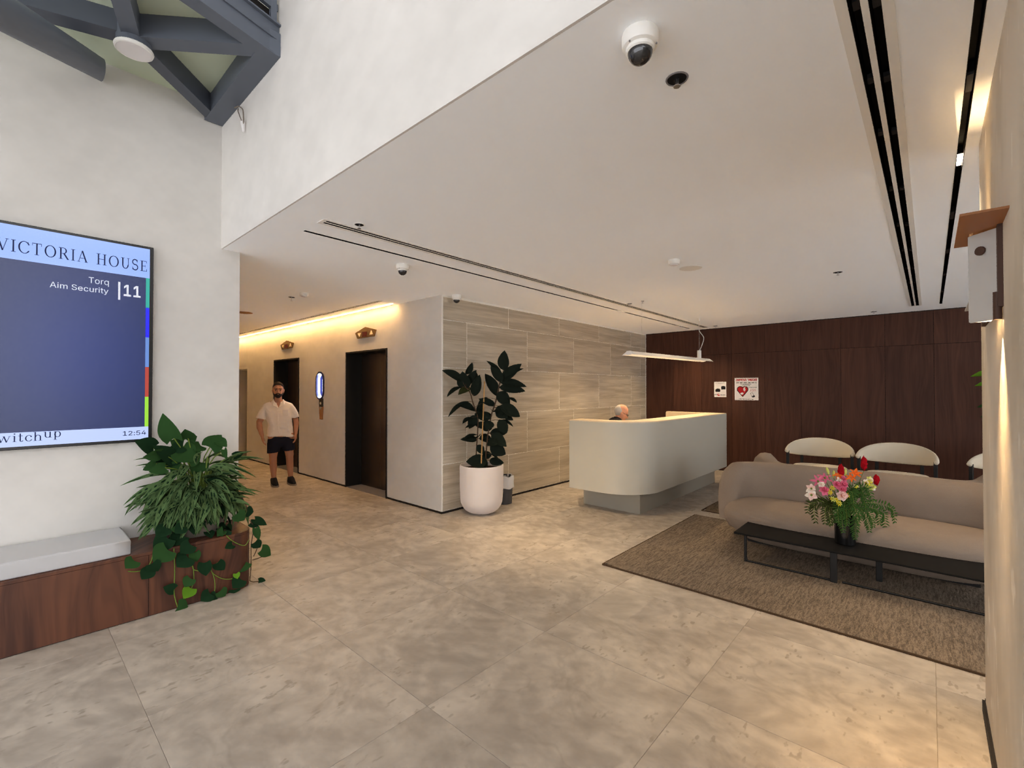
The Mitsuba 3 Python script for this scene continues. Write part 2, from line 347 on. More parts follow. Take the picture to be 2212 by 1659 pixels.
# stone wall: substrate in joint colour, tiles proud of it
struct('wall_stone', bx(XT - 0.3, XT - 0.0012, YL + 0.33, YB + 0.1, -0.05, H), 'tile_joint')
rows = [(0.03, 0.6485), (0.6485, 1.297), (1.297, 1.9455), (1.9455, 2.587), (2.587, H - 0.022)]
for r, (z0, z1) in enumerate(rows):
    s0 = 5.235 if r % 2 == 0 else 4.370
    ys = [YL + 0.012] + [s0 + 1.312 * k for k in range(-1, 5) if YL + 0.1 < s0 + 1.312 * k < YB - 0.1] + [YB - 0.005]
    for a, b in zip(ys[:-1], ys[1:]):
        obj('wall_stone', 'stone_tile', bx(XT - 0.012, XT, a + 0.0042, b - 0.0042, z0 + 0.0030, z1 - 0.0030, 0.0010), 'travertine', smooth=False)
struct('trim_1', cat_([bx(XT - 0.014, XT + 0.002, YL - 0.001, YL + 0.010, 0.03, H), bx(XT - 0.013, XT - 0.0012, YL + 0.009, YL + 0.34, 0.0, H), bx(XT - 0.01, XT + 0.004, YL, YB, H - 0.018, H), bx(XT - 0.005, XT + 0.006, YB - 0.014, YB, 0, H)]), 'white_paint')
# dark wood panels of the back wall
struct('wall_back', bx(XT - 0.3, 6.2, YB + 0.012, YB + 0.25, -0.05, H), 'black_trim')
xs = [XT + 0.006] + [-0.547 + 0.603 * k for k in range(-6, 12)]
for a, b in zip(xs[:-1], xs[1:]):
    if b - a < 0.1: continue
    for z0, z1 in ((0.012, 2.372), (2.372, H - 0.012)):
        obj('wall_back', 'wood_panel', bx(a + 0.002, b - 0.002, YB, YB + 0.018, z0 + 0.002, z1 - 0.002, 0.0015), 'dark_walnut', smooth=False)
# column wall on the right, rounded far edge
cp = sbox(XC, 0.75, 0.85, 3.41).buffer(-0.03).buffer(0.03, quad_segs=6)
struct('wall_right', ext_z(cp, -0.05, H), 'column_plaster', smooth=40)
struct('wall_lounge', cat_([bx(6.0, 6.2, 1.3, 3.0, -0.05, H), bx(6.0, 6.2, 9.2, 10.1, -0.05, H)]), 'plaster')
# recessed dark skirtings
seg = [(-12.09, -10.446), (-9.22, -7.35), (-6.12, XT)]
struct('baseboard_lift', cat_([bx(a, b, YL - 0.006, YL + 0.002, 0.0, 0.026) for a, b in seg]), 'black_trim')
struct('baseboard_stone', bx(XT - 0.01, XT + 0.006, YL - 0.006, YB, 0.0, 0.028), 'black_trim')
struct('baseboard_right', cat_([bx(XC - 0.012, XC + 0.002, 0.8, 3.40, 0.0, 0.055), bx(XC, 0.82, 3.408, 3.42, 0, 0.055)]), 'black_trim')
# low front wall under the glazing behind the camera: mullions only, the glass lies outside the picture

# ---------------------------------------------------------------- steel platform high in the corner
ZB = 4.022
t = thing('steel_platform', 'dark grey steel platform frame with pale green soffit high in the corner above the screen', 'platform')
u = np.array([0.268, -0.963])                                        # the slanting free edge
R = np.array([-3.424, YF]); E2 = R + u * 1.9
def beam(a, b, w, z0, z1, c=0.004):
    a, b = np.array(a), np.array(b); d = (b - a) / np.linalg.norm(b - a); n = np.array([-d[1], d[0]]) * w / 2
    return ext_z(Polygon([a + n, b + n, b - n, a - n]), z0, z1)
obj(t, 'soffit_panel', ext_z(Polygon([(XW, YF), R - [0.03, 0], E2 - [0.03, 0], (XW, E2[1])]), 4.183, 4.21), 'green_panel', smooth=False)
node = np.array([-4.02, 0.585])
nrm = np.array([-u[1], u[0]])
inn = -np.array([0.963, 0.268])
obj(t, 'edge_beam', cat_([beam(R + inn * 0.055, E2 + inn * 0.055, 0.11, ZB, ZB + 0.012), beam(R + inn * 0.02, E2 + inn * 0.02, 0.02, ZB, ZB + 0.23), beam(R + inn * 0.03, E2 + inn * 0.03, 0.09, ZB + 0.218, ZB + 0.23), beam(R + inn * 0.012, E2 + inn * 0.012, 0.03, ZB + 0.112, ZB + 0.118)]), 'steel_paint', smooth=False)
obj(t, 'wall_beam', cat_([beam((XW + 0.01, YF - 0.07), (R[0] + 0.01, YF - 0.07), 0.14, ZB, ZB + 0.165)]), 'steel_paint', smooth=False)
obj(t, 'brace', beam(node + [0.04, 0.04], (-3.46, 1.20), 0.12, ZB + 0.004, ZB + 0.165), 'steel_paint', smooth=False)
obj(t, 'brace', beam(node + [-0.03, 0.03], (-4.63, 1.20), 0.10, ZB + 0.004, ZB + 0.165), 'steel_paint_dark', smooth=False)
obj(t, 'brace', beam(node + [-0.02, -0.04], (-4.36, -0.30), 0.13, ZB + 0.02, ZB + 0.165), 'steel_paint_dark', smooth=False)
obj(t, 'brace', beam(node + [0.04, -0.02], (-3.30, 0.36), 0.10, ZB + 0.004, ZB + 0.165), 'steel_paint', smooth=False)
obj(t, 'hub', cyl((node[0], node[1], 3.985), (node[0], node[1], 4.19), 0.098, n=32), 'steel_paint', smooth=40)
obj(t, 'kick_rail', beam(R + inn * 0.04, E2 + inn * 0.04, 0.03, ZB + 0.34, ZB + 0.39), 'steel_paint', smooth=False)
for k in range(6):
    p = R + inn * 0.04 + u * (0.03 + 0.34 * k)
    obj(t, 'baluster', bx(p[0] - 0.02, p[0] + 0.02, p[1] - 0.02, p[1] + 0.02, ZB + 0.22, ZB + 1.1), 'steel_paint', smooth=False)
for k in range(5):
    p, q = R + inn * 0.04 + u * (0.05 + 0.34 * k), R + inn * 0.04 + u * (0.35 + 0.34 * k)
    obj(t, 'lattice', cat_([tube([[*(p), ZB + 0.4], [*(q), ZB + 0.8]], 0.011, 6), tube([[*(q), ZB + 0.4], [*(p), ZB + 0.8]], 0.011, 6)]), 'steel_paint')
obj(t, 'deck_edge_infill', beam(R + inn * 0.07 + u * 0.02, E2 + inn * 0.07, 0.02, ZB + 0.22, ZB + 0.34), 'black_trim', smooth=False)
t = thing('downlight', 'round white surface downlight under the hub of the steel platform', 'ceiling light')
obj(t, 'rim', lathe([(0.0, 3.985), (0.108, 3.985), (0.110, 3.978), (0.106, 3.966), (0.098, 3.962), (0.097, 3.968), (0.0, 3.968)], (node[0], node[1], 0), 48), 'white_paint')
obj(t, 'diffuser', cyl((node[0], node[1], 3.963), (node[0], node[1], 3.967), 0.096, n=40), 'paper_white')
pe, pq = np.array([XW + 0.085, 0.50, 4.07]), np.array([-3.52, -0.045, 3.60])
pm = m3.Manifold(m3.Mesh(*[np.ascontiguousarray(q, t_) for q, t_ in zip((lambda c_: (c_.vertices, c_.faces))(cyl(pq + (pq - pe) * 0.55, pe + (pe - pq) * 0.02, 0.106, 0.077, n=40)), (np.float32, np.uint32))])).trim_by_plane([0, -1, 0], -0.485)
pm = pm.to_mesh()
single('steel_pipe', trimesh.Trimesh(pm.vert_properties[:, :3], pm.tri_verts), 'steel_paint', 'thick blue grey steel pipe slanting up to the wall above the screen', 'pipe', smooth=40)
t = thing('loose_cable', 'short loose cable end with white connector hanging below the platform corner', 'cable')
obj(t, 'wire', cat_([tube(bez([(-4.30, 1.308, 4.03), (-4.24, 1.27, 3.98), (-4.15, 1.27, 3.955), (-4.09, 1.285, 3.90), (-4.10, 1.29, 3.80)], 14), 0.005, 6), tube(bez([(-4.25, 1.30, 3.99), (-4.19, 1.28, 3.93), (-4.13, 1.29, 3.83)], 8), 0.004, 6)]), 'shoe_sole')
obj(t, 'connector', cyl((-4.115, 1.29, 3.82), (-4.098, 1.29, 3.735), 0.018, 0.008, 10), 'paper_white')
# ================================================================ ceiling fittings
plain('bridge_grey', (58, 58, 60), 0.5, 0.4)
def diffuser(x0, x1, y0, y1, slots, label, name='linear_diffuser', axis='y'):
    t = thing(name, label, 'air vent')
    fr = sbox(x0, y0, x1, y1).difference(unary_union([sbox(*s) for s in slots]))
    obj(t, 'frame', ext_z(fr, H - 0.004, H), 'white_paint', smooth=False)
    for a, b, c, d in slots:
        e = 0.0015
        obj(t, 'slot', cat_([bx(a, a + e, b, d, H - 0.003, H + 0.085), bx(c - e, c, b, d, H - 0.003, H + 0.085), bx(a, c, b, d, H + 0.083, H + 0.085), bx(a, c, b, b + e, H - 0.003, H + 0.085), bx(a, c, d - e, d, H - 0.003, H + 0.085)]), 'slot_black', smooth=False)
    return t
t = diffuser(-3.434, -3.313, 1.59, 9.63, [(-3.400, 1.62, -3.376, 9.60), (-3.360, 1.62, -3.336, 9.60)], 'long white double slot air diffuser on the ceiling between the lobby and the desk')
for k, y in enumerate((2.35, 3.1, 3.85, 4.6, 5.35, 6.1)):
    obj(t, 'bridge', bx(-3.376, -3.336 - 0.024, y, y + 0.04, H - 0.003, H + 0.05), 'slot_black', smooth=False)
t = diffuser(-0.222, -0.074, 1.38, 9.25, [(-0.190, 1.40, -0.158, 9.22), (-0.138, 1.40, -0.106, 9.22)], 'wide white double slot air diffuser running over the rug to the wood wall')
for y in (1.93, 2.45, 3.0, 3.9, 4.8, 5.7, 6.6, 7.5):
    obj(t, 'bridge', bx(-0.186, -0.162, y, y + 0.05, H + 0.05, H + 0.07), 'bridge_grey', smooth=False)
    obj(t, 'bridge', bx(-0.134, -0.110, y + 0.03, y + 0.08, H + 0.05, H + 0.07), 'bridge_grey', smooth=False)
diffuser(-12.9, -5.78, 3.578, 3.638, [(-13.0 + 0.12, 3.585, -5.79, 3.600), (-13.0 + 0.12, 3.616, -5.79, 3.631)], 'narrow twin slot air diffuser beside the bright light strip of the lift lobby')
def track(x0, x1, y0, y1, label, mods):
    t = thing('light_track', label, 'light track'); e = 0.002
    obj(t, 'channel', cat_([bx(x0, x0 + e, y0, y1, H - 0.002, H + 0.07), bx(x1 - e, x1, y0, y1, H - 0.002, H + 0.07), bx(x0, x1, y0, y1, H + 0.068, H + 0.07), bx(x0, x1, y0, y0 + e, H - 0.002, H + 0.07), bx(x0, x1, y1 - e, y1, H - 0.002, H + 0.07)]), 'slot_black', smooth=False)
    for (a, b, lit) in mods:
        k = obj(t, 'spot_module', bx(x0 + 0.003, x1 - 0.003, a, b, H + 0.022, H + 0.06), 'black_plastic', smooth=False)
        obj(k, 'lens', bx(x0 + 0.005, x1 - 0.005, a + 0.006, b - 0.006, H + 0.012, H + 0.023), 'paper_white' if lit else 'bridge_grey', smooth=False, emitter=glow(60.0, WARM2) if lit else None)
    return t
track(-3.698, -3.672, 1.605, 9.55, 'thin black recessed light track beside the white diffuser over the lobby corner', [(2.80, 2.88, 0), (3.0, 3.06, 0), (6.60, 6.89, 1), (9.02, 9.10, 1)])
track(0.119, 0.149, 1.40, 9.27, 'black recessed light track close to the column wall', [(2.62, 2.78, 0), (3.50, 3.66, 1), (4.6, 4.78, 0), (5.8, 5.95, 0), (7.0, 7.1, 0), (8.2, 8.3, 0)])
# warm light strip of the lobby
t = thing('light_strip', 'long glowing warm light strip along the lift wall at the ceiling', 'light strip')
obj(t, 'profile', cat_([bx(-13.2, -5.82, 3.80, 3.804, H - 0.006, H + 0.04), bx(-13.2, -5.82, 3.838, 3.842, H - 0.006, H + 0.04), bx(-13.2, -5.82, 3.80, 3.842, H + 0.03, H + 0.04), bx(-5.824, -5.82, 3.80, 3.842, H - 0.006, H + 0.04)]), 'white_paint', smooth=False)
obj(t, 'diffuser', bx(-13.2, -5.826, 3.805, 3.837, H - 0.012, H + 0.004), 'paper_white', smooth=False, emitter=glow(38.0, AMBER))

def dome_camera(x, y, label, yaw=0.0):
    t = thing('dome_camera', label, 'security camera', None)
    obj(t, 'housing', lathe([(0.0, H), (0.062, H), (0.064, H - 0.006), (0.064, H - 0.034), (0.060, H - 0.046), (0.048, H - 0.052), (0.0, H - 0.052)], (x, y, 0), 44), 'white_paint', smooth=35)
    obj(t, 'collar', lathe([(0.0, H - 0.05), (0.050, H - 0.05), (0.049, H - 0.062), (0.044, H - 0.066), (0.0, H - 0.066)], (x, y, 0), 40), 'white_paint', smooth=35)
    a = np.linspace(0, np.pi / 2, 12)
    obj(t, 'dome', lathe([(0.0, H - 0.06)] + [(0.043 * math.cos(q), H - 0.064 - 0.043 * math.sin(q)) for q in a], (x, y, 0), 40), 'dark_dome', smooth=True)
    for k in (0.9, 3.0, 5.1):
        obj(t, 'screw', ico((x + 0.056 * math.cos(k + yaw), y + 0.056 * math.sin(k + yaw), H - 0.049), 0.0035, 1), 'ink_grey')
dome_camera(-0.755, 1.515, 'large white dome camera nearest the viewer on the ceiling', 3.6)
dome_camera(-3.955, 2.715, 'white dome camera on the ceiling in front of the lift lobby corner')
dome_camera(-4.70, 4.085, 'small white dome camera at the top of the stone wall beside its corner')
def sprinkler(x, y, label, r=0.04, white=False, drop=0.0, grp=None):
    t = thing('sprinkler', label, 'sprinkler', grp)
    obj(t, 'escutcheon', lathe([(0.0, H - 0.0012), (r * 0.86, H - 0.0012), (r * 0.9, H - 0.004), (r, H - 0.004), (r * 1.04, H)], (x, y, 0), 28), 'white_paint' if white else 'ink_grey', smooth=30)
    obj(t, 'cup', cyl((x, y, H - 0.0024), (x, y, H - 0.0008), r * 0.86, n=28), 'slot_black')
    obj(t, 'pin', cat_([cyl((x, y, H), (x, y, H - 0.026 - drop), 0.005, n=10), cyl((x - 0.008, y, H), (x - 0.004, y, H - 0.03 - drop), 0.0016, n=6), cyl((x + 0.008, y, H), (x + 0.004, y, H - 0.03 - drop), 0.0016, n=6)]), 'chrome')
    obj(t, 'deflector', cyl((x, y, H - 0.030 - drop), (x, y, H - 0.033 - drop), 0.014, n=16), 'chrome')
sprinkler(-0.753, 1.834, 'chrome sprinkler in a dark cup next to the large nearest dome camera', 0.043)
sprinkler(-0.723, 6.042, 'sprinkler head in the middle of the ceiling near the wide double diffuser', 0.04)
sprinkler(-3.27, 6.198, 'small dark sprinkler beside the diffuser ahead of the pendant lamp', 0.034)
sprinkler(-3.03, 6.128, 'small white sprinkler cap above the near end of the pendant lamp', 0.028, True)
sprinkler(-3.235, 1.828, 'white sprinkler close to the near end of the double diffuser', 0.038, True)
sprinkler(-0.661, 9.50, 'far sprinkler at the ceiling edge of the wood wall near the diffuser end', 0.04)
sprinkler(-3.144, 9.50, 'far sprinkler at the ceiling edge of the wood wall behind the pendant cable', 0.04)
sprinkler(-6.476, 2.653, 'sprinkler hanging from the lift lobby ceiling beside the smoke detector', 0.04, drop=0.02)
def smoke(x, y, label):
    t = thing('smoke_detector', label, 'smoke detector')
    obj(t, 'base', lathe([(0.0, H), (0.056, H), (0.057, H - 0.02), (0.050, H - 0.042), (0.0, H - 0.042)], (x, y, 0), 32), 'white_paint')
    obj(t, 'sensor_cap', lathe([(0.0, H - 0.04), (0.04, H - 0.041), (0.034, H - 0.052), (0.0, H - 0.054)], (x, y, 0), 28), 'paper_white')
smoke(-6.075, 2.648, 'white smoke detector on the lift lobby ceiling'); smoke(-1.844, 4.402, 'white smoke detector in the middle of the main ceiling')
t = thing('ceiling_speaker', 'flat round grey ceiling speaker beside the smoke detector of the main ceiling', 'speaker')
obj(t, 'rim', lathe([(0.095, H), (0.112, H), (0.111, H - 0.004), (0.098, H - 0.005)], (-1.835, 4.805, 0), 40), 'white_paint'); obj(t, 'grille', cyl((-1.835, 4.805, H), (-1.835, 4.805, H - 0.003), 0.098, n=40), 'ink_grey')
t = thing('ceiling_speaker', 'dark round ceiling speaker in the lift lobby beside the wall edge', 'speaker')
obj(t, 'rim', lathe([(0.10, H), (0.125, H), (0.122, H - 0.005), (0.10, H - 0.006)], (-8.35, 2.66, 0), 40), 'copper_brown'); obj(t, 'grille', cyl((-8.35, 2.66, H), (-8.35, 2.66, H - 0.003), 0.104, n=40), 'slot_black')

# ================================================================ lift lobby
def lift(a, b, label, inner, lab_in):
    t = thing('lift_entrance', label, 'lift'); y = YL
    obj(t, 'frame', cat_([bx(a - 0.012, a + 0.014, y - 0.012, y + 0.29, 0, 2.282), bx(b - 0.014, b + 0.012, y - 0.012, y + 0.29, 0, 2.282), bx(a, b, y - 0.012, y + 0.29, 2.256, 2.282)]), 'black_metal', smooth=False)
    w = (b - a) / 2
    for k in range(2):
        obj(t, 'door', bx(a + 0.014 + k * w - (0.014 if k else 0), a + (k + 1) * w - (0.0 if k == 0 else 0.014) - 0.003, y + 0.275, y + 0.30, 0.004, 2.256, 0.002), 'lift_steel', smooth=False)
    obj(t, 'sill', bx(a, b, y - 0.002, y + 0.3, 0.0, 0.006), 'ink_grey', smooth=False)
lift(*DOORS[0], 'black framed lift door with dark steel leaves, nearest the stone wall corner', None, None)
lift(*DOORS[1], 'black framed lift door behind the standing person', None, None)
def indicator(xc, label):
    t = thing('lift_indicator', label, 'floor indicator'); y0, y1 = YL - 0.022, YL
    P = Polygon([(xc - 0.31, 2.583), (xc, 2.657), (xc + 0.31, 2.588), (xc + 0.255, 2.491), (xc - 0.245, 2.485)])
    obj(t, 'plate', ext_wall_y(P, y0, y1), 'brass_dark', smooth=False)
    obj(t, 'display', ext_wall_y(sbox(xc - 0.085, 2.502, xc + 0.055, 2.580), y0 - 0.004, y0), 'display_red', smooth=False)
    obj(t, 'down_arrow', ext_wall_y(Polygon([(xc - 0.225, 2.57), (xc - 0.125, 2.572), (xc - 0.17, 2.505)]), y0 - 0.004, y0), 'arrow_lit', smooth=False)
    obj(t, 'up_arrow', ext_wall_y(Polygon([(xc + 0.135, 2.52), (xc + 0.235, 2.522), (xc + 0.19, 2.592)]), y0 - 0.004, y0), 'arrow_lit', smooth=False)
plain('display_red', (84, 22, 20), 0.2, 0.5); plain('arrow_lit', (255, 232, 190), 0.4, 0.4)
indicator(-6.72, 'brass five sided lift indicator above the lift door next to the stone wall corner')
indicator(-9.77, 'brass five sided lift indicator above the lift door behind the standing person')
t = thing('oval_sign', 'glowing blue white upright oval light sign between the two lift doors', 'sign')
cxo, czo = -8.305, 1.722
def stad(w, h): return LineString([(cxo, czo - h / 2 + w / 2), (cxo, czo + h / 2 - w / 2)]).buffer(w / 2, quad_segs=16)
obj(t, 'casing', cat_([ext_wall_y(stad(0.31, 0.512).difference(stad(0.262, 0.462)), YL - 0.022, YL - 0.0005), ext_wall_y(stad(0.292, 0.494).difference(stad(0.27, 0.47)), YL - 0.0005, YL + 0.09)]), 'sign_navy', smooth=40)
obj(t, 'back_plate', ext_wall_y(stad(0.29, 0.49), YL + 0.085, YL + 0.095), 'sign_navy', smooth=False)
plain('sign_navy', (30, 34, 78), 0.25, 0.5)
def ring(w, h, y, r):
    pts = np.array(stad(w, h).exterior.coords); P = np.c_[pts[:, 0], np.full(len(pts), y), pts[:, 1]]
    return tube(P, r, 8, cap=False)
obj(t, 'neon_ring', ring(0.225, 0.425, YL + 0.03, 0.015), 'paper_white', emitter=glow(14.0, (0.80, 0.87, 1.0)))
obj(t, 'inner_ring', ring(0.125, 0.325, YL + 0.075, 0.008), 'ink_white')
t = thing('call_panel', 'dark lift call panel with brass tail below the oval sign', 'call panel')
obj(t, 'screen', ext_wall_y(sbox(-8.315, 1.335, -8.185, 1.485), YL - 0.02, YL), 'black_plastic', smooth=False)
obj(t, 'plate', ext_wall_y(Polygon([(-8.325, 1.335), (-8.175, 1.335), (-8.20, 1.105), (-8.30, 1.105)]), YL - 0.016, YL), 'copper_brown', smooth=False)
for z in (1.40, 1.315): obj(t, 'button', cyl((-8.25, YL - 0.026, z), (-8.25, YL - 0.015, z), 0.026, n=20), 'chrome')

# ================================================================ screen on the left wall
SY0, SY1, SZ0, SZ1 = -0.066, 0.817, 1.234, 2.803
xs_ = XW + 0.055
t = thing('info_screen', 'large upright wall screen with a blue building directory', 'screen')
obj(t, 'bezel', cat_([bx(XW, xs_, SY0 - 0.001, SY1, SZ0, SZ1, 0.004)]), 'black_plastic', smooth=False)
def f_screen(p, n, uv):
    y, z = p.y, p.z
    ry = (y - 0.375) / 0.45; rz = (z - 1.95) / 0.6
    d = dr.exp(-(ry * ry * 0.9 + rz * rz * 0.9))
    navy = MX(C3(30, 42, 82), C3(36, 52, 112), d)
    band = MX(C3(140, 172, 250), C3(186, 206, 255), SS(0.0, 0.3, dr.abs(z - 2.62)) * 0.3 + 0.5 * d)
    c = dr.select(z > 2.547, band, dr.select(z < 1.354, MX(C3(170, 190, 246), C3(196, 210, 250), 0.5), navy))
    st = (y > 0.768) & (z < 2.547) & (z > 1.354)
    k = dr.floor((2.547 - z) / 0.2386)
    sc = dr.select(k < 1, C3(38, 166, 150), dr.select(k < 2, C3(20, 24, 232), dr.select(k < 3, C3(98, 136, 206), dr.select(k < 4, C3(176, 62, 48), C3(150, 214, 52)))))
    return dr.select(st, sc, c) * SCREEN
SCREEN = 0.78 * LAMP
dm = np.eye(4); dm[:3, 0] = [0, (SY1 - SY0) / 2 - 0.025, 0]; dm[:3, 1] = [0, 0, (SZ1 - SZ0) / 2 - 0.021]; dm[:3, 2] = [1, 0, 0]; dm[:3, 3] = [xs_ + 0.0015, (SY0 + SY1) / 2, (SZ0 + SZ1) / 2 + 0.001]
scene[key_for(t, 'display')] = {'type': 'rectangle', 'to_world': T(dm), 'bsdf': {'type': 'ref', 'id': 'black_plastic'}, 'emitter': {'type': 'area', 'radiance': mikit.proc(f_screen)}}
XL = xs_ + 0.0025
# serif capitals and small letters, drawn as strokes: unit cap height 1
def L_(x0, y0, x1, y1, w): return LineString([(x0, y0), (x1, y1)]).buffer(w / 2, cap_style='flat')
def sf(x, y, w=0.34, h=0.035): return sbox(x - w / 2, y - h / 2 if 0 < y < 1 else (0 if y <= 0 else 1 - h), x + w / 2, y + h / 2 if 0 < y < 1 else (h if y <= 0 else 1))
def ring_(cx, cy, rx, ry, tx, ty): return affinity.scale(Point(cx, cy).buffer(1, quad_segs=16), rx, ry, origin=(cx, cy)).difference(affinity.scale(Point(cx, cy).buffer(1, quad_segs=16), rx - tx, ry - ty, origin=(cx, cy)))
TK, TN = 0.12, 0.045
def serif(ch):
    U = unary_union; x = 0.0
    if ch == 'I': return U([sbox(0.12, 0, 0.12 + TK, 1), sf(0.18, 0), sf(0.18, 1)]), 0.36
    if ch == 'V': return U([L_(0.12, 1, 0.46, 0, TK), L_(0.78, 1, 0.46, 0.0, TN), sf(0.13, 1, 0.30), sf(0.78, 1, 0.26)]), 0.90
    if ch == 'A': return U([L_(0.13, 0, 0.44, 1, TN), L_(0.44, 1, 0.80, 0, TK), sbox(0.24, 0.32, 0.66, 0.36), sf(0.13, 0, 0.26), sf(0.79, 0, 0.30)]), 0.92
    if ch == 'T': return U([sbox(0.36, 0, 0.48, 1), sf(0.42, 0), sbox(0.05, 0.955, 0.79, 1), sbox(0.05, 0.78, 0.085, 1), sbox(0.755, 0.78, 0.79, 1)]), 0.84
    if ch == 'H': return U([sbox(0.14, 0, 0.26, 1), sbox(0.70, 0, 0.82, 1), sbox(0.2, 0.49, 0.76, 0.53)] + [sf(a, b) for a in (0.20, 0.76) for b in (0, 1)]), 0.96
    if ch == 'E': return U([sbox(0.14, 0, 0.26, 1), sbox(0.03, 0, 0.68, 0.04), sbox(0.03, 0.96, 0.66, 1), sbox(0.2, 0.49, 0.54, 0.53), sbox(0.645, 0, 0.68, 0.22), sbox(0.625, 0.80, 0.66, 1), sbox(0.51, 0.40, 0.54, 0.62)]), 0.74
    if ch == 'O': return ring_(0.48, 0.5, 0.46, 0.52, 0.125, 0.045), 0.96
    if ch == 'C': return U([ring_(0.48, 0.5, 0.46, 0.52, 0.125, 0.045).difference(sbox(0.66, 0.24, 1.2, 0.74)), sbox(0.76, 0.70, 0.795, 0.98)]), 0.86
    if ch == 'U': return U([sbox(0.14, 0.36, 0.26, 1), sbox(0.71, 0.36, 0.755, 1), ring_(0.4475, 0.36, 0.3075, 0.38, 0.11, 0.06).intersection(sbox(0, -0.1, 1, 0.36)), sf(0.2, 1), sf(0.73, 1, 0.26)]), 0.90
    if ch == 'R': return U([sbox(0.14, 0, 0.26, 1), sf(0.20, 0), sbox(0.03, 0.96, 0.44, 1), ring_(0.42, 0.74, 0.28, 0.26, 0.11, 0.04).intersection(sbox(0.42, 0, 1, 1)), sbox(0.2, 0.48, 0.44, 0.52), sbox(0.2, 0.96, 0.44, 1.0), L_(0.46, 0.50, 0.80, 0.0, TK), sf(0.80, 0, 0.18)]), 0.88
    if ch == 'S':
        a = np.linspace(0.15 * np.pi, 1.5 * np.pi, 18); b = np.linspace(0.5 * np.pi, -0.85 * np.pi, 18)
        pts = [(0.31 + 0.23 * math.cos(q), 0.76 + 0.24 * math.sin(q)) for q in a] + [(0.33 + 0.25 * math.cos(q), 0.26 + 0.26 * math.sin(q)) for q in b]
        return U([LineString(pts).buffer(0.045), sbox(0.52, 0.72, 0.55, 1.0), sbox(0.07, 0.0, 0.10, 0.30)]), 0.64
    if ch == 'w': return U([L_(0.08, .66, 0.26, 0, .10), L_(0.46, .62, 0.26, 0, .04), L_(0.46, .66, 0.66, 0, .10), L_(0.88, .66, 0.66, 0, .04), sbox(-.02, .63, .2, .66), sbox(.36, .63, .56, .66), sbox(.78, .63, .98, .66)]), 1.0
    if ch == 'i': return U([sbox(.12, 0, .22, .66), sbox(.03, 0, .31, .03), sbox(.03, .63, .2, .66), Point(.17, .88).buffer(.065)]), 0.36
    if ch == 't': return U([sbox(.12, .1, .22, .9), sbox(.02, .62, .36, .66), ring_(.26, .12, .14, .13, .07, .05).intersection(sbox(0, -.1, .5, .12))]), 0.42
    if ch == 'c': return U([ring_(.33, .33, .29, .345, .10, .04).difference(sbox(.42, .18, 1, .50)), Point(.5, .52).buffer(.06)]), 0.60
    if ch == 'h': return U([sbox(.1, 0, .2, 1), sbox(.0, .97, .2, 1), sbox(.5, 0, .6, .46), ring_(.36, .42, .24, .24, .10, .05).intersection(sbox(.1, .42, .7, .8)), sbox(.0, 0, .3, .03), sbox(.4, 0, .7, .03)]), 0.72
    if ch == 'u': return U([sbox(.1, .2, .2, .66), sbox(.48, 0, .58, .66), ring_(.34, .22, .24, .24, .10, .05).intersection(sbox(.05, -.1, .7, .22)), sbox(0, .63, .2, .66), sbox(.38, .63, .58, .66), sbox(.5, 0, .68, .03)]), 0.70
    if ch == 'p': return U([sbox(.12, -.3, .22, .66), sbox(.02, .63, .2, .66), ring_(.36, .33, .27, .345, .10, .04), sbox(.02, -.3, .32, -.27)]), 0.70
    if ch == 's': return affinity.scale(serif('S')[0], 0.8, 0.66, origin=(0, 0)), 0.5
    return None, 0.42
def serif_text(text, hcap, gap=0.08, raise_from=None):
    gs, x = [], 0.0
    for i, ch in enumerate(text):
        g_, w = serif(ch)
        if g_ is not None: gs.append(affinity.translate(g_, x, 0.30 if raise_from is not None and i >= raise_from else 0))
        x += w + gap
    return affinity.scale(unary_union(gs), hcap, hcap, origin=(0, 0)), x * hcap
def put_text(parent, name, poly, y, z, bsdf, wfit=None, w=None, hscale=1.0):
    if wfit: s_ = wfit / w; poly = affinity.scale(poly, s_, hscale, origin=(0, 0))
    poly = affinity.translate(poly, y, z)
    return obj(parent, name, on_x(poly, XL, 0.0015), bsdf, smooth=False)
tp, tw = serif_text('VICTORIA HOUSE', 0.0826, 0.16); s_ = 0.822 / tw; hw = serif_text('VICTORIA ', 0.0826, 0.16)[1]
for word in (tp.intersection(sbox(-1, -1, hw, 1)), tp.intersection(sbox(hw, -1, 9, 1))):
    put_text(t, 'title_lettering', affinity.scale(word, s_, 1, origin=(0, 0)), -0.036, 2.599, 'ink_navy')
tp, tw = serif_text('switchup', 0.062, 0.07, raise_from=6)
put_text(t, 'footer_logo', tp, -0.055, 1.290, 'ink_navy', wfit=0.352, w=tw)
def put_sans(parent, name, text, hcap, y_right, z, bsdf, width=None, bold=False):
    m = meshkit.text_mesh(text, hcap, 0.0015, bold); x0, x1 = m.bounds[:, 0][0], m.bounds[:, 0][1]; s_ = (width / (x1 - x0)) if width else 1
    v = m.vertices; m.vertices = np.c_[XL + v[:, 2], y_right + (v[:, 0] - x1) * s_, z + v[:, 1]]
    return obj(parent, name, m, bsdf, smooth=False)
put_sans(t, 'tenant_lettering', 'Torq', 0.044, 0.542, 2.450, 'ink_white', 0.115)
put_sans(t, 'tenant_lettering', 'Aim Security', 0.040, 0.540, 2.384, 'ink_white', 0.318)
put_sans(t, 'floor_number', '11', 0.086, 0.735, 2.384, 'ink_white', 0.105, True)
obj(t, 'divider', bx(XL, XL + 0.0015, 0.597, 0.610, 2.348, 2.487), 'ink_white', smooth=False)
put_sans(t, 'clock_lettering', '12:54', 0.034, 0.777, 1.290, 'ink_navy', 0.143)
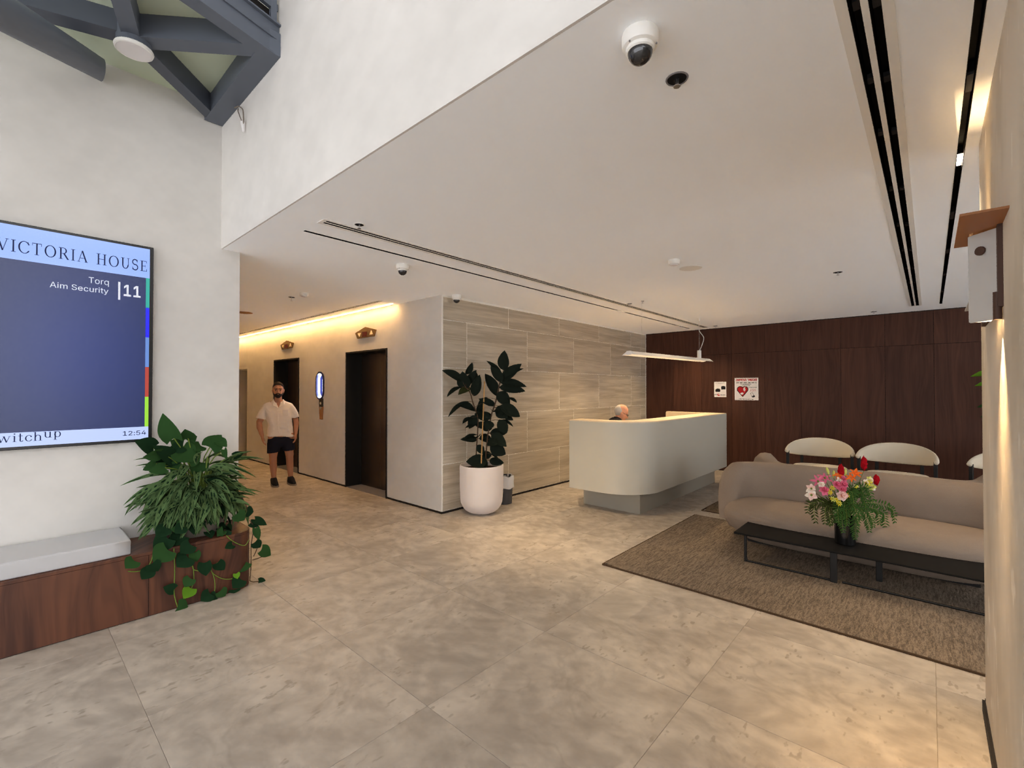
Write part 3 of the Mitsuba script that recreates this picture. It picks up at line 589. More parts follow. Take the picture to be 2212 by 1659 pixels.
RUB= [[-4.233, 4.514, 1.92, -4.177, 4.454, 2.148, 0.126], [-4.325, 4.548, 1.823, -4.442, 4.411, 2.031, 0.043], [-4.256, 4.497, 1.764, -4.312, 4.381, 1.953, 0.103], [-4.277, 4.54, 1.793, -4.045, 4.622, 1.982, 0.114], [-4.277, 4.581, 1.808, -4.034, 4.664, 1.926, 0.063], [-4.281, 4.523, 1.743, -4.027, 4.71, 1.742, 0.103], [-4.296, 4.517, 1.678, -4.049, 4.714, 1.643, 0.103], [-4.364, 4.506, 1.578, -4.499, 4.437, 1.853, 0.12], [-4.316, 4.477, 1.593, -4.183, 4.586, 1.479, 0.143], [-4.244, 4.609, 1.535, -4.112, 4.635, 1.493, 0.034], [-4.262, 4.482, 1.423, -4.109, 4.685, 1.292, 0.129], [-4.319, 4.48, 1.393, -4.189, 4.509, 1.282, 0.129], [-4.304, 4.59, 1.332, -4.206, 4.653, 1.232, 0.029], [-4.287, 4.539, 1.234, -4.189, 4.645, 1.154, 0.034], [-4.277, 4.477, 1.238, -4.21, 4.541, 1.067, 0.114], [-4.375, 4.446, 1.049, -4.178, 4.486, 0.911, 0.114], [-4.416, 4.457, 0.974, -4.518, 4.416, 0.977, 0.08], [-4.379, 4.419, 0.894, -4.233, 4.535, 0.782, 0.137], [-4.387, 4.428, 0.779, -4.307, 4.51, 0.699, 0.043], [-4.386, 4.487, 1.441, -4.475, 4.294, 1.522, 0.072], [-4.469, 4.428, 1.534, -4.571, 4.326, 1.419, 0.057], [-4.505, 4.372, 1.463, -4.568, 4.344, 1.332, 0.072], [-4.405, 4.425, 1.263, -4.56, 4.296, 1.32, 0.1], [-4.554, 4.291, 1.292, -4.558, 4.198, 1.147, 0.1], [-4.571, 4.248, 1.272, -4.563, 4.079, 1.224, 0.034], [-4.41, 4.43, 1.22, -4.375, 4.335, 1.12, 0.114], [-4.45, 4.43, 1.153, -4.516, 4.275, 1.187, 0.08], [-4.529, 4.326, 1.177, -4.561, 4.134, 1.165, 0.029], [-4.554, 4.301, 0.976, -4.566, 4.054, 0.995, 0.072], [-4.551, 4.308, 1.04, -4.564, 4.09, 1.034, 0.034], [-4.514, 4.292, 0.895, -4.451, 4.36, 0.794, 0.086], [-4.458, 4.398, 0.675, -4.564, 4.156, 0.692, 0.143], [-4.451, 4.472, 0.681, -4.275, 4.517, 0.673, 0.086], [-4.488, 4.427, 0.697, -4.508, 4.288, 0.583, 0.12], [-4.476, 4.456, 0.709, -4.492, 4.421, 0.813, 0.1], [-4.619, 4.1, 1.777, -4.563, 3.825, 1.905, 0.1], [-4.602, 4.151, 1.664, -4.558, 4.064, 1.866, 0.143], [-4.605, 4.173, 1.863, -4.504, 4.185, 2.002, 0.029], [-4.599, 4.186, 1.721, -4.465, 4.187, 1.888, 0.08], [-4.557, 4.244, 1.75, -4.528, 4.304, 1.872, 0.023], [-4.535, 4.253, 1.579, -4.43, 4.25, 1.833, 0.109], [-4.619, 4.101, 1.681, -4.565, 3.819, 1.636, 0.029], [-4.578, 4.215, 1.671, -4.562, 4.013, 1.608, 0.092], [-4.544, 4.262, 1.365, -4.564, 3.979, 1.45, 0.114], [-4.59, 4.188, 1.486, -4.567, 3.838, 1.399, 0.051]]
RUBST= [[[-4.549, 4.316, 0.639], [-4.553, 4.311, 0.732], [-4.516, 4.31, 1.25], [-4.524, 4.273, 1.365], [-4.536, 4.219, 1.508], [-4.544, 4.184, 1.622], [-4.563, 4.125, 1.678]], [[-4.471, 4.4, 0.637], [-4.462, 4.406, 0.788], [-4.407, 4.448, 1.291], [-4.354, 4.492, 1.506], [-4.341, 4.503, 1.592], [-4.307, 4.53, 1.779]], [[-4.477, 4.327, 0.645], [-4.434, 4.349, 1.757]], [[-4.587, 4.323, 0.634], [-4.55, 4.346, 1.232]]]
LILY_WHITE= [[-0.784, 4.794, 0.776], [-0.775, 4.763, 0.727]]
LILY_PINK= [[-0.739, 4.861, 0.837], [-0.7, 4.936, 0.858]]
CARN_WHITE= [[-0.714, 4.844, 0.815], [-0.601, 4.986, 0.849], [-0.595, 5.031, 0.868]]
ROSE_PINK= [[-0.692, 4.823, 0.767], [-0.611, 4.91, 0.818], [-0.561, 4.941, 0.82], [-0.568, 4.909, 0.78], [-0.578, 5.006, 0.858]]
ROSE_WHITE= [[-0.565, 4.885, 0.733]]
YELLOW= [[-0.65, 4.849, 0.755], [-0.63, 4.841, 0.701], [-0.606, 4.862, 0.693], [-0.587, 4.866, 0.666], [-0.533, 4.914, 0.736], [-0.637, 4.886, 0.789]]
BUD= [[-0.675, 4.918, 0.929], [-0.561, 5.048, 0.914], [-0.642, 5.002, 0.892]]
CELOSIA= [[-0.592, 5.033, 0.924], [-0.44, 5.183, 0.988], [-0.356, 5.207, 0.849]]
LILY_ORANGE= [[-0.499, 5.077, 0.897], [-0.612, 5.002, 0.881], [-0.52, 5.018, 0.87]]
LISIANTHUS= [[-0.423, 5.12, 0.824], [-0.4, 5.167, 0.849], [-0.383, 5.156, 0.788], [-0.483, 4.999, 0.805]]
FERN_TIP= [[-0.8, 4.743, 0.578], [-0.746, 4.779, 0.498], [-0.681, 4.798, 0.495], [-0.643, 4.819, 0.487], [-0.562, 4.879, 0.426], [-0.586, 4.843, 0.498], [-0.535, 4.89, 0.487], [-0.487, 4.962, 0.365], [-0.451, 4.991, 0.527], [-0.4, 5.093, 0.416], [-0.376, 5.142, 0.451], [-0.339, 5.228, 0.463], [-0.302, 5.291, 0.374], [-0.24, 5.372, 0.47], [-0.412, 5.092, 0.624], [-0.432, 5.059, 0.703], [-0.489, 4.914, 0.662], [-0.475, 4.966, 0.736]]
FERN_MID= [[-0.782, 4.771, 0.651], [-0.762, 4.789, 0.64], [-0.68, 4.836, 0.627], [-0.653, 4.848, 0.618], [-0.571, 4.882, 0.608], [-0.596, 4.859, 0.62], [-0.545, 4.905, 0.62], [-0.487, 4.973, 0.547], [-0.479, 4.992, 0.615], [-0.427, 5.094, 0.551], [-0.406, 5.126, 0.566], [-0.369, 5.199, 0.594], [-0.314, 5.277, 0.553], [-0.252, 5.346, 0.574], [-0.456, 5.064, 0.757], [-0.464, 5.056, 0.792], [-0.509, 4.935, 0.77], [-0.5, 4.983, 0.799]]
VASE= [[-0.566, 5.026, 0.285], [-0.564, 5.024, 0.523]]
TOPL= [[-4.404, 0.909, 1.268, -4.368, 0.815, 1.453, 0.147], [-4.42, 0.783, 1.198, -4.353, 0.676, 1.271, 0.13], [-4.406, 1.003, 1.261, -4.354, 0.969, 1.328, 0.105], [-4.426, 1.16, 1.173, -4.406, 1.238, 1.269, 0.143], [-4.436, 0.976, 1.199, -4.423, 0.881, 1.179, 0.095], [-4.438, 0.959, 1.17, -4.385, 1.034, 1.075, 0.168], [-4.388, 0.818, 1.158, -4.349, 0.717, 1.139, 0.095], [-4.517, 0.9, 1.097, -4.464, 0.792, 1.064, 0.126], [-4.485, 1.021, 1.233, -4.411, 1.056, 1.267, 0.084], [-4.454, 1.104, 1.049, -4.416, 1.042, 0.967, 0.126], [-4.365, 1.173, 0.945, -4.326, 1.209, 0.871, 0.101], [-4.461, 0.947, 1.21, -4.426, 0.897, 1.247, 0.084], [-4.438, 0.96, 1.057, -4.429, 0.9, 0.985, 0.105], [-4.427, 0.899, 1.106, -4.335, 0.784, 1.225, 0.115], [-4.424, 1.224, 1.221, -4.35, 1.26, 1.18, 0.076], [-4.359, 1.244, 1.149, -4.275, 1.235, 1.084, 0.042], [-4.394, 1.332, 1.083, -4.312, 1.375, 1.119, 0.059], [-4.381, 0.849, 1.047, -4.355, 0.75, 1.033, 0.084], [-4.438, 1.012, 1.072, -4.404, 1.082, 1.161, 0.126], [-4.476, 0.934, 1.118, -4.418, 0.873, 1.05, 0.115], [-4.466, 1.106, 1.185, -4.404, 1.047, 1.164, 0.095], [-4.421, 0.8, 1.078, -4.411, 0.721, 1.04, 0.073]]
TRL= [[-4.251, 0.89, 0.619, -4.229, 0.96, 0.569, 0.078], [-4.262, 0.942, 0.527, -4.246, 0.851, 0.484, 0.122], [-4.237, 0.841, 0.537, -4.227, 0.755, 0.466, 0.118], [-4.179, 0.83, 0.467, -4.151, 0.742, 0.413, 0.137], [-4.178, 0.973, 0.469, -4.173, 0.908, 0.42, 0.098], [-4.177, 0.957, 0.377, -4.166, 0.883, 0.333, 0.122], [-4.178, 0.999, 0.404, -4.162, 1.008, 0.333, 0.067], [-4.157, 1.061, 0.314, -4.153, 1.065, 0.206, 0.082], [-4.173, 1.152, 0.285, -4.153, 1.192, 0.218, 0.074], [-4.158, 0.634, 0.446, -4.128, 0.585, 0.418, 0.088], [-4.181, 0.725, 0.346, -4.165, 0.679, 0.3, 0.082], [-4.159, 0.736, 0.399, -4.157, 0.773, 0.329, 0.078], [-4.167, 0.973, 0.215, -4.162, 0.931, 0.167, 0.078], [-4.18, 0.976, 0.138, -4.152, 0.929, 0.084, 0.088], [-4.18, 0.871, 0.161, -4.18, 0.809, 0.2, 0.067], [-4.18, 0.896, 0.029, -4.168, 0.958, 0.008, 0.094], [-4.18, 1.103, 0.057, -4.173, 1.042, 0.02, 0.088], [-4.18, 1.112, 0.012, -4.168, 1.153, 0.008, 0.094], [-4.18, 1.174, 0.054, -4.159, 1.204, 0.01, 0.074], [-4.18, 1.274, 0.032, -4.169, 1.271, 0.008, 0.074], [-4.162, 1.315, 0.108, -4.147, 1.255, 0.058, 0.098], [-4.254, 1.382, 0.212, -4.249, 1.266, 0.161, 0.118], [-4.172, 1.285, 0.161, -4.146, 1.286, 0.126, 0.043], [-4.168, 1.254, 0.402, -4.139, 1.196, 0.398, 0.059], [-4.253, 1.209, 0.508, -4.23, 1.167, 0.481, 0.063], [-4.242, 1.229, 0.474, -4.222, 1.265, 0.486, 0.055], [-4.246, 1.386, 0.63, -4.229, 1.43, 0.619, 0.078], [-4.168, 1.285, 0.643, -4.148, 1.336, 0.584, 0.088], [-4.247, 1.447, 0.542, -4.228, 1.542, 0.493, 0.063], [-4.256, 1.451, 0.355, -4.255, 1.497, 0.295, 0.071], [-4.237, 1.495, 0.283, -4.218, 1.572, 0.224, 0.09], [-4.26, 1.485, 0.012, -4.25, 1.538, 0.008, 0.051], [-4.276, 1.422, 0.52, -4.25, 1.478, 0.486, 0.059], [-4.232, 1.452, 0.479, -4.228, 1.471, 0.367, 0.051], [-4.225, 0.934, 0.605, -4.213, 0.883, 0.57, 0.078], [-4.251, 1.057, 0.633, -4.231, 1.001, 0.609, 0.088], [-4.246, 1.189, 0.473, -4.226, 1.192, 0.548, 0.039], [-4.269, 0.839, 0.607, -4.245, 0.772, 0.561, 0.098]]
VIN= [[[-4.2, 0.995, 0.449], [-4.2, 0.987, 0.343], [-4.2, 0.996, 0.272], [-4.2, 1.047, 0.248], [-4.2, 1.107, 0.261], [-4.2, 1.16, 0.281]], [[-4.2, 1.116, 0.228], [-4.2, 1.143, 0.089], [-4.2, 1.135, 0.041]], [[-4.2, 1.125, 0.205], [-4.2, 1.261, 0.119], [-4.2, 1.308, 0.12]], [[-4.2, 1.222, 0.475], [-4.2, 1.278, 0.41], [-4.2, 1.354, 0.365], [-4.2, 1.382, 0.405]], [[-4.2, 0.873, 0.461], [-4.2, 0.879, 0.277], [-4.2, 0.875, 0.154], [-4.2, 0.9, 0.012]], [[-4.2, 0.996, 0.292], [-4.2, 1.001, 0.202], [-4.2, 0.981, 0.12]], [[-4.2, 0.75, 0.455], [-4.2, 0.692, 0.351], [-4.2, 0.606, 0.371]], [[-4.2, 1.135, 0.041], [-4.2, 1.162, -0.049]]]
VIN2= [[[-4.27, 1.414, 0.545], [-4.27, 1.445, 0.473], [-4.27, 1.426, 0.315], [-4.27, 1.427, 0.174], [-4.27, 1.418, 0.036], [-4.27, 1.488, -0.04]], [[-4.27, 1.436, 0.204], [-4.27, 1.507, 0.212], [-4.27, 1.528, 0.256]], [[-4.27, 1.425, 0.521], [-4.27, 1.486, 0.42], [-4.27, 1.446, 0.233]], [[-4.27, 1.335, 0.764], [-4.27, 1.364, 0.727], [-4.27, 1.394, 0.624]]]
HEBREW = [[[[348,-48],[350,-28],[350,-16],[348,-11],[349,-5],[358,-5],[360,-7],[366,-4],[375,-4],[380,-6],[385,-11],[387,-17],[387,-47],[385,-49],[364,-48],[365,-38],[375,-38],[375,-18],[371,-15],[365,-16],[362,-21],[360,-46],[358,-49]]],[[[255,-6],[265,-5],[267,-7],[269,-5],[278,-5],[282,-23],[285,-20],[287,-5],[296,-5],[298,-7],[296,-25],[293,-30],[283,-34],[283,-38],[293,-37],[298,-33],[301,-26],[302,-7],[304,-5],[331,-5],[337,-7],[342,-11],[346,-18],[347,-31],[345,-38],[342,-43],[335,-48],[313,-49],[311,-46],[311,-41],[313,-38],[329,-38],[333,-36],[335,-30],[335,-23],[331,-17],[313,-16],[311,-33],[304,-44],[293,-49],[272,-49],[270,-42],[269,-19],[267,-19],[267,-27],[264,-33],[262,-35],[255,-34]]],[[[216,-15],[217,-5],[240,-5],[245,-7],[249,-11],[251,-17],[251,-47],[249,-49],[241,-49],[239,-47],[238,-17]]],[[[162,-15],[163,-5],[188,-5],[195,-8],[199,-16],[199,-48],[189,-49],[187,-47],[186,-17]]],[[[162,-21],[172,-20],[174,-22],[174,-47],[172,-49],[162,-48]]],[[[119,-47],[119,-6],[147,-5],[152,-7],[156,-11],[158,-17],[158,-47],[156,-49],[148,-49],[146,-47],[146,-19],[142,-16],[131,-16],[131,-47],[129,-49],[121,-49]]],[[[104,-6],[114,-5],[116,-7],[116,-27],[111,-35],[104,-34]]],[[[89,-6],[99,-5],[101,-7],[101,-27],[96,-35],[89,-34]]],[[[49,-30],[51,-24],[55,-19],[49,-10],[50,-5],[60,-5],[73,-23],[74,-22],[74,-7],[76,-5],[86,-6],[86,-23],[83,-31],[80,-34],[87,-45],[85,-49],[76,-49],[62,-30],[61,-31],[61,-47],[59,-49],[50,-49]]],[[[9,-15],[10,-5],[35,-5],[42,-8],[46,-16],[46,-48],[36,-49],[34,-47],[33,-17]]],[[[9,-21],[19,-20],[21,-22],[21,-47],[19,-49],[9,-48]]]]
# ================================================================ bench with cushion and planter
ZBN = 0.468
t = thing('bench', 'long low dark wood bench along the left wall under the screen', 'bench')
def rounded_bench(off, y0, y1):
    p = sbox(XW + 0.002, -3.2, -4.22 - off, 1.435 - off)
    c = Polygon([(-4.22 - off - 0.14, 1.435 - off), (-4.22 - off, 1.435 - off), (-4.22 - off, 1.435 - off - 0.14)]).difference(Point(-4.22 - off - 0.14, 1.435 - off - 0.14).buffer(0.14, quad_segs=12))
    return p.difference(c).intersection(sbox(-6, y0, -4, y1))
obj(t, 'core', ext_z(rounded_bench(0.006, -3.2, 2).buffer(-0.001), 0.0, ZBN - 0.004), 'black_trim', smooth=False)
for a, b in ((-3.2, -0.80), (-0.797, 0.7255), (0.7285, 2.0)):
    obj(t, 'front_panel', ext_z(rounded_bench(0.0, a, b).difference(rounded_bench(0.018, -9, 9)), 0.006, ZBN - 0.022), 'bench_wood', smooth=35)
obj(t, 'top_board', ext_z(rounded_bench(0.0, -3.2, 2), ZBN - 0.020, ZBN), 'bench_wood', smooth=35)
def soft_box(x0, x1, y0, y1, z0, z1, r, crown=0.012):
    rings = []
    for q in np.linspace(-np.pi / 2, np.pi / 2, 11):
        off = r * (1 - math.cos(q)); z = (z0 + r + r * math.sin(q)) if q < 0 else (z1 - r + r * math.sin(q))
        c = np.array(rrect(x0 + off, x1 - off, y0 + off, y1 - off, max(0.002, r * 1.2 - off)).exterior.segmentize(0.08).coords)[:-1]
        rings.append((c, z))
    n = 72; R_ = []
    for c, z in rings:
        ls = LineString(np.vstack([c, c[:1]])); pts = np.array([ls.interpolate(k / n, normalized=True).coords[0] for k in range(n)]); R_.append(np.c_[pts, np.full(n, z)])
    return loft(R_, True)
single('bench_cushion', soft_box(XW + 0.012, -4.245, -2.9, 0.632, ZBN + 0.001, ZBN + 0.110, 0.014), 'cushion_vinyl', 'pale grey vinyl cushion lying on the wooden bench', 'cushion', smooth=50)
PC = np.array([-4.50, 1.085])
t = thing('planter', 'round grey concrete planter bowl on the end of the bench, hidden by plants', 'planter')
obj(t, 'bowl', lathe([(0.0, ZBN), (0.15, ZBN), (0.175, ZBN + 0.02), (0.205, ZBN + 0.11), (0.215, ZBN + 0.23), (0.20, ZBN + 0.23), (0.19, ZBN + 0.2), (0.0, ZBN + 0.19)], (*PC, 0), 48), 'concrete_bowl', smooth=35)
obj(t, 'soil', cyl((*PC, ZBN + 0.19), (*PC, ZBN + 0.205), 0.19, n=32), 'soil')
HEART = {k: blade_ply('heart', fold=0.22, droop=0.16, bsdf=k) for k in ('heart_leaf', 'heart_leaf_dark', 'heart_leaf_lime')}
LANCE = [blade_ply('lance', nl=10, fold=0.16, droop=dd, bsdf='striped_leaf') for dd in (0.30, 0.55, 0.8)]
LANCE_V = [blade('lance', nl=10, fold=0.16, droop=dd)[0].vertices for dd in (0.30, 0.55, 0.8)]
VIEW = np.array([4.45, -1.05, 0.75]); VIEW /= np.linalg.norm(VIEW)
# striped narrow leaves, arching out of the bowl
t = thing('striped_plant', 'bushy plant with narrow silver striped leaves arching out of the concrete planter', 'plant')
r2 = np.random.default_rng(21); n_l = 400; made = 0
for k in range(n_l):
    if made >= 285: break
    az = r2.uniform(-math.pi, math.pi); tier = r2.uniform(0, 1); hang = k % 3 == 0
    o = np.array([math.cos(az), math.sin(az)])
    b0 = np.array([PC[0], PC[1], ZBN + 0.22]) + np.array([*o * r2.uniform(0.05, 0.19), r2.uniform(0.02, 0.42) * (0.35 + 0.65 * tier)])
    L = r2.uniform(0.19, 0.29); el = r2.uniform(-0.7, 0.6) if tier < 0.7 else r2.uniform(-0.2, 0.8)
    if hang: b0 = np.array([PC[0], PC[1], ZBN]) + np.array([*o * r2.uniform(0.16, 0.27), r2.uniform(0.24, 0.42)]); el = r2.uniform(-1.25, -0.35)
    az2 = az + r2.normal(0, 0.3); d = np.array([math.cos(az2) * math.cos(el), math.sin(az2) * math.cos(el), math.sin(el)])
    tip = b0 + d * L
    if tip[0] < XW + 0.10: continue
    dr_i = int(r2.integers(0, 3)); end_x = tip[0]
    if b0[0] < XW + 0.08: continue
    lm = leaf_m(b0, tip, r2.uniform(0.046, 0.066), [r2.normal(0, 0.25) + 0.25, r2.normal(0, 0.25), 1.0]); wv = LANCE_V[dr_i] @ lm[:3, :3].T + lm[:3, 3]
    if wv[:, 0].min() < XW + 0.012 or (wv[:, 2].min() < ZBN + 0.005 and wv[:, 0].min() < -4.2): continue
    obj(t, 'leaf', LANCE[dr_i], 'striped_leaf', m=lm); made += 1
st = []
for k in range(26):
    az = r2.uniform(-math.pi, math.pi); r_ = r2.uniform(0.02, 0.15)
    e = np.array([PC[0] + math.cos(az) * r_, PC[1] + math.sin(az) * r_, ZBN + r2.uniform(0.40, 0.66)])
    st.append(tube(bez([(PC[0] + math.cos(az) * r_ * 0.5, PC[1] + math.sin(az) * r_ * 0.5, ZBN + 0.19), e], 4), 0.006, 5))
obj(t, 'stems', cat_(st), 'stem_green')
# big heart-leaved climber on top
t = thing('heart_leaf_plant', 'large heart shaped dark green leaves rising from the top of the planter', 'plant')
st = []
for i, L in enumerate(TOPL):
    b, tp_ = L[:3], L[3:6]
    hk = ('heart_leaf', 'heart_leaf_dark', 'heart_leaf')[i % 3]
    obj(t, 'leaf', HEART[hk], hk, m=leaf_m(b, tp_, L[6] * 1.1, VIEW * (1.0 if i % 4 else 0.75) + np.array([r2.normal(0, .3), r2.normal(0, .3), r2.normal(0, .25)])))
    st.append(tube(bez([(PC[0] + r2.normal(0, .05), PC[1] + r2.normal(0, .05), ZBN + 0.2), (np.array(b) + np.array([PC[0], PC[1], 0.95])) / 2 * np.array([1, 1, 1]), b], 7), 0.0045, 5))
obj(t, 'stems', cat_(st), 'stem_green')
# trailing pothos
t = thing('trailing_vine', 'trailing pothos vine with heart leaves spilling down the bench front to the floor', 'plant')
for i, L in enumerate(TRL):
    b, tp_ = L[:3], L[3:6]
    hk = 'heart_leaf_lime' if i in (13, 22) else ('heart_leaf_dark' if i % 3 else 'heart_leaf')
    obj(t, 'leaf', HEART[hk], hk, m=leaf_m(b, tp_, L[6] * 1.2, np.array([0.9, -0.35, 0.35]) + np.array([r2.normal(0, .15), r2.normal(0, .3), r2.normal(0, .25)])))
for k in range(26):     # more leaves around the rim of the bowl
    az = r2.uniform(-2.2, 1.6); o = np.array([math.cos(az), math.sin(az)])
    b = np.array([PC[0], PC[1], 0]) + np.array([*o * r2.uniform(0.19, 0.24), ZBN + r2.uniform(0.02, 0.24)])
    if b[0] < XW + 0.08: continue
    tp_ = b + np.array([*o * r2.uniform(0.03, 0.07), r2.uniform(-0.10, -0.02)]); tp_[2] = max(tp_[2], ZBN + 0.01 if tp_[0] < -4.2 and tp_[1] < 1.43 else 0.3)
    obj(t, 'leaf', HEART['heart_leaf_dark'], 'heart_leaf_dark', m=leaf_m(b, tp_, r2.uniform(0.06, 0.10), np.array([*o, 0.7])))
for v in VIN: obj(t, 'stem', tube(bez([[-4.205 + 0.004 * j % 3, a[1], max(a[2], 0.01)] for j, a in enumerate(v)], 16), 0.0035, 6), 'stem_green', smooth=True)
for v in VIN2: obj(t, 'stem', tube(bez([[a[0], a[1], max(a[2], 0.008)] for a in v], 18), 0.0035, 6), 'stem_brown', smooth=True)

# ================================================================ rubber plant in its white pot, waste bin behind
PP = np.array([-4.485, 4.345])
t = thing('plant_pot', 'tall white rounded floor pot by the corner of the stone wall', 'plant pot')
a = np.linspace(0, np.pi / 2, 12)
obj(t, 'pot', lathe([(0.0, 0.002), (0.10, 0.0)] + [(0.10 + 0.185 * math.sin(q), 0.20 - 0.20 * math.cos(q)) for q in a] + [(0.293, 0.36), (0.295, 0.634), (0.291, 0.642), (0.275, 0.640), (0.272, 0.58), (0.0, 0.57)], (*PP, 0), 64), 'pot_white', smooth=35)
obj(t, 'soil', lathe([(0.0, 0.575), (0.268, 0.575), (0.268, 0.585), (0.0, 0.60)], (*PP, 0), 36), 'soil')
t = thing('rubber_plant', 'tall rubber plant with dark glossy leaves growing in the white pot', 'plant')
OVAL = {k: [blade_ply('oval', nl=10, fold=f, droop=d, bsdf=k) for f, d in ((0.2, 0.12), (0.3, 0.02), (0.12, 0.25))] for k in ('rubber_leaf', 'rubber_leaf_olive')}
V2 = np.array([4.5, -4.35, 0.2]); V2 /= np.linalg.norm(V2)
r3 = np.random.default_rng(5)
for k in range(12):     # leaves behind and between the two stems
    p = bez(RUBST[k % 2], 20)[int(r3.integers(5, 14))]; q = r3.uniform(-1.0, 2.4); d = np.array([math.cos(q) * 0.7 + 0.3, math.sin(q) * 0.7 - 0.2, r3.uniform(-.35, .5)]); d /= np.linalg.norm(d)
    if p[0] + d[0] * 0.3 < XT + 0.04: continue
    RUB.append([*(p + d * 0.04), *(p + d * r3.uniform(0.2, 0.25)), 0.095])
for i, L in enumerate(RUB):
    b, tp_, w = np.array(L[:3]), np.array(L[3:6]), L[6]
    mk_ = 'rubber_leaf_olive' if i == 42 else 'rubber_leaf'
    thin = w < 0.06; b = b - (tp_ - b) * 0.06; tp_ = tp_ + (tp_ - b) * 0.05; tp_[0] = max(tp_[0], XT + 0.03); w *= 1.3
    up = V2 + np.array([0, 0, 0.35]) + r3.normal(0, 0.2, 3)
    if thin: up = np.array([0.15, -0.15, 1.0]) if abs(tp_[2] - b[2]) < 0.1 else np.cross(tp_ - b, V2) + 0.25 * V2; w = 0.10
    obj(t, 'leaf', OVAL[mk_][i % 3], mk_, m=leaf_m(b, tp_, w, up))
for k, (p, r_) in enumerate(zip(RUBST, (0.008, 0.009, 0.009, 0.007))):
    p = [[*p[0][:2], 0.585]] + p[1:]
    obj(t, 'stake' if k >= 2 else 'stem', tube(bez(p, 20), r_, 8), 'cane' if k >= 2 else 'stem_brown', smooth=True)
pst = [bez(p, 40) for p in RUBST[:2]]
pet = []
for L in RUB:
    b = np.array(L[:3]); best = min((q for s in pst for q in s), key=lambda q: np.linalg.norm(q - b) + 0.6 * max(0, q[2] - b[2]))
    if np.linalg.norm(best - b) < 0.3: obj(t, 'leaf_stalk', tube([best, (best + b) / 2 + [0, 0, 0.008], b], 0.003, 5), 'stem_brown')
BC = (-4.60, 4.92)
t = thing('waste_bin', 'small dark waste bin with white liner behind the white pot', 'waste bin')
obj(t, 'body', lathe([(0.0, 0.002), (0.105, 0.002), (0.108, 0.01), (0.128, 0.40), (0.122, 0.40), (0.10, 0.02), (0, 0.018)], (*BC, 0), 32), 'bin_grey', smooth=35)
rg = []
for r_, z in ((0.118, 0.36), (0.123, 0.402), (0.134, 0.404), (0.138, 0.36), (0.136, 0.30), (0.139, 0.23)):
    ang = np.arange(48) * 2 * np.pi / 48; w_ = 1 + 0.02 * np.sin(ang * 7 + z * 40) + 0.012 * np.sin(ang * 13)
    rg.append(np.c_[BC[0] + r_ * w_ * np.cos(ang), BC[1] + r_ * w_ * np.sin(ang), z + 0.008 * np.sin(ang * 5)])
obj(t, 'liner_bag', loft(rg, False), 'bag_white', smooth=True)

# ================================================================ reception desk
t = thing('reception_desk', 'pale grey reception desk with a rounded corner on a recessed plinth', 'desk')
outer = sbox(-3.70, 5.27, -2.65, 8.55).difference(sbox(-3.22, 5.27, -2.65, 5.84).difference(affinity.scale(Point(-3.22, 5.84).buffer(0.57, quad_segs=24), 1, 1)))
inner = sbox(-4.2, 5.56, -2.97, 8.43).difference(sbox(-3.23, 5.56, -2.97, 5.83).difference(Point(-3.23, 5.83).buffer(0.26, quad_segs=16)))
body = outer.difference(inner)
obj(t, 'counter_body', ext_z(body, 0.30, 1.222), 'desk_lacquer', smooth=35)
obj(t, 'counter_top', ext_z(body.buffer(-0.002), 1.222, 1.236), 'desk_top', smooth=35)
obj(t, 'return_panel', bx(-3.70, -2.97, 8.42, 8.429, 0.8, 1.222), 'desk_top', smooth=False)
obj(t, 'worktop', ext_z(inner.intersection(sbox(-3.66, 5.5, -2.9, 8.5)).difference(sbox(-4.5, 5.95, -3.42, 8.2)), 0.73, 0.76), 'desk_top', smooth=False)
obj(t, 'plinth', bx(-3.73, -2.85, 5.67, 8.53, 0.0, 0.30), 'desk_plinth', smooth=False)

# pendant lamp over the desk
t = thing('pendant_lamp', 'long slim white pendant lamp hanging over the reception desk', 'lamp')
PX, PZ = -3.03, 2.135
def chan(y, dz, w=0.10):
    return np.array([(PX - w, y, PZ + dz), (PX - 0.032, y, PZ + dz + 0.05), (PX + 0.032, y, PZ + dz + 0.05), (PX + w, y, PZ + dz), (PX + w - 0.006, y, PZ + dz - 0.003), (PX + 0.028, y, PZ + dz + 0.04), (PX - 0.028, y, PZ + dz + 0.04), (PX - w + 0.006, y, PZ + dz - 0.003)])
obj(t, 'shade', loft([chan(5.72, -0.012), chan(8.74, 0.03)], True), 'white_paint', smooth=False)
obj(t, 'diffuser', cat_([trimesh.Trimesh([(PX - 0.027, 5.74, PZ + 0.026), (PX + 0.027, 5.74, PZ + 0.026), (PX + 0.027, 8.72, PZ + 0.066), (PX - 0.027, 8.72, PZ + 0.066)], [[0, 2, 1], [0, 3, 2]])]), 'paper_white', smooth=False, emitter=glow(16.0, WARM2))
obj(t, 'end_cap', bx(PX - 0.034, PX + 0.034, 5.712, 5.72, PZ - 0.012, PZ + 0.042), 'white_paint', smooth=False)
obj(t, 'mount', cyl((PX, 8.31, PZ + 0.07), (PX, 8.31, PZ + 0.21), 0.035, n=24), 'white_paint')
obj(t, 'canopy', cyl((PX, 8.317, H), (PX, 8.317, H - 0.05), 0.018, n=16), 'white_paint')
obj(t, 'cable', tube(bez([(PX, 8.317, H - 0.04), (PX - 0.005, 8.317, 2.72), (PX + 0.07, 8.34, 2.56), (PX + 0.045, 8.32, 2.44), (PX, 8.31, PZ + 0.2)], 24), 0.006, 8), 'bag_white', smooth=True)
obj(t, 'wire', tube([(PX, 8.31, H), (PX, 8.31, PZ + 0.2)], 0.0016, 5), 'chrome'); obj(t, 'wire', tube([(PX, 6.1, H), (PX, 6.1, PZ + 0.03)], 0.0012, 5), 'chrome')

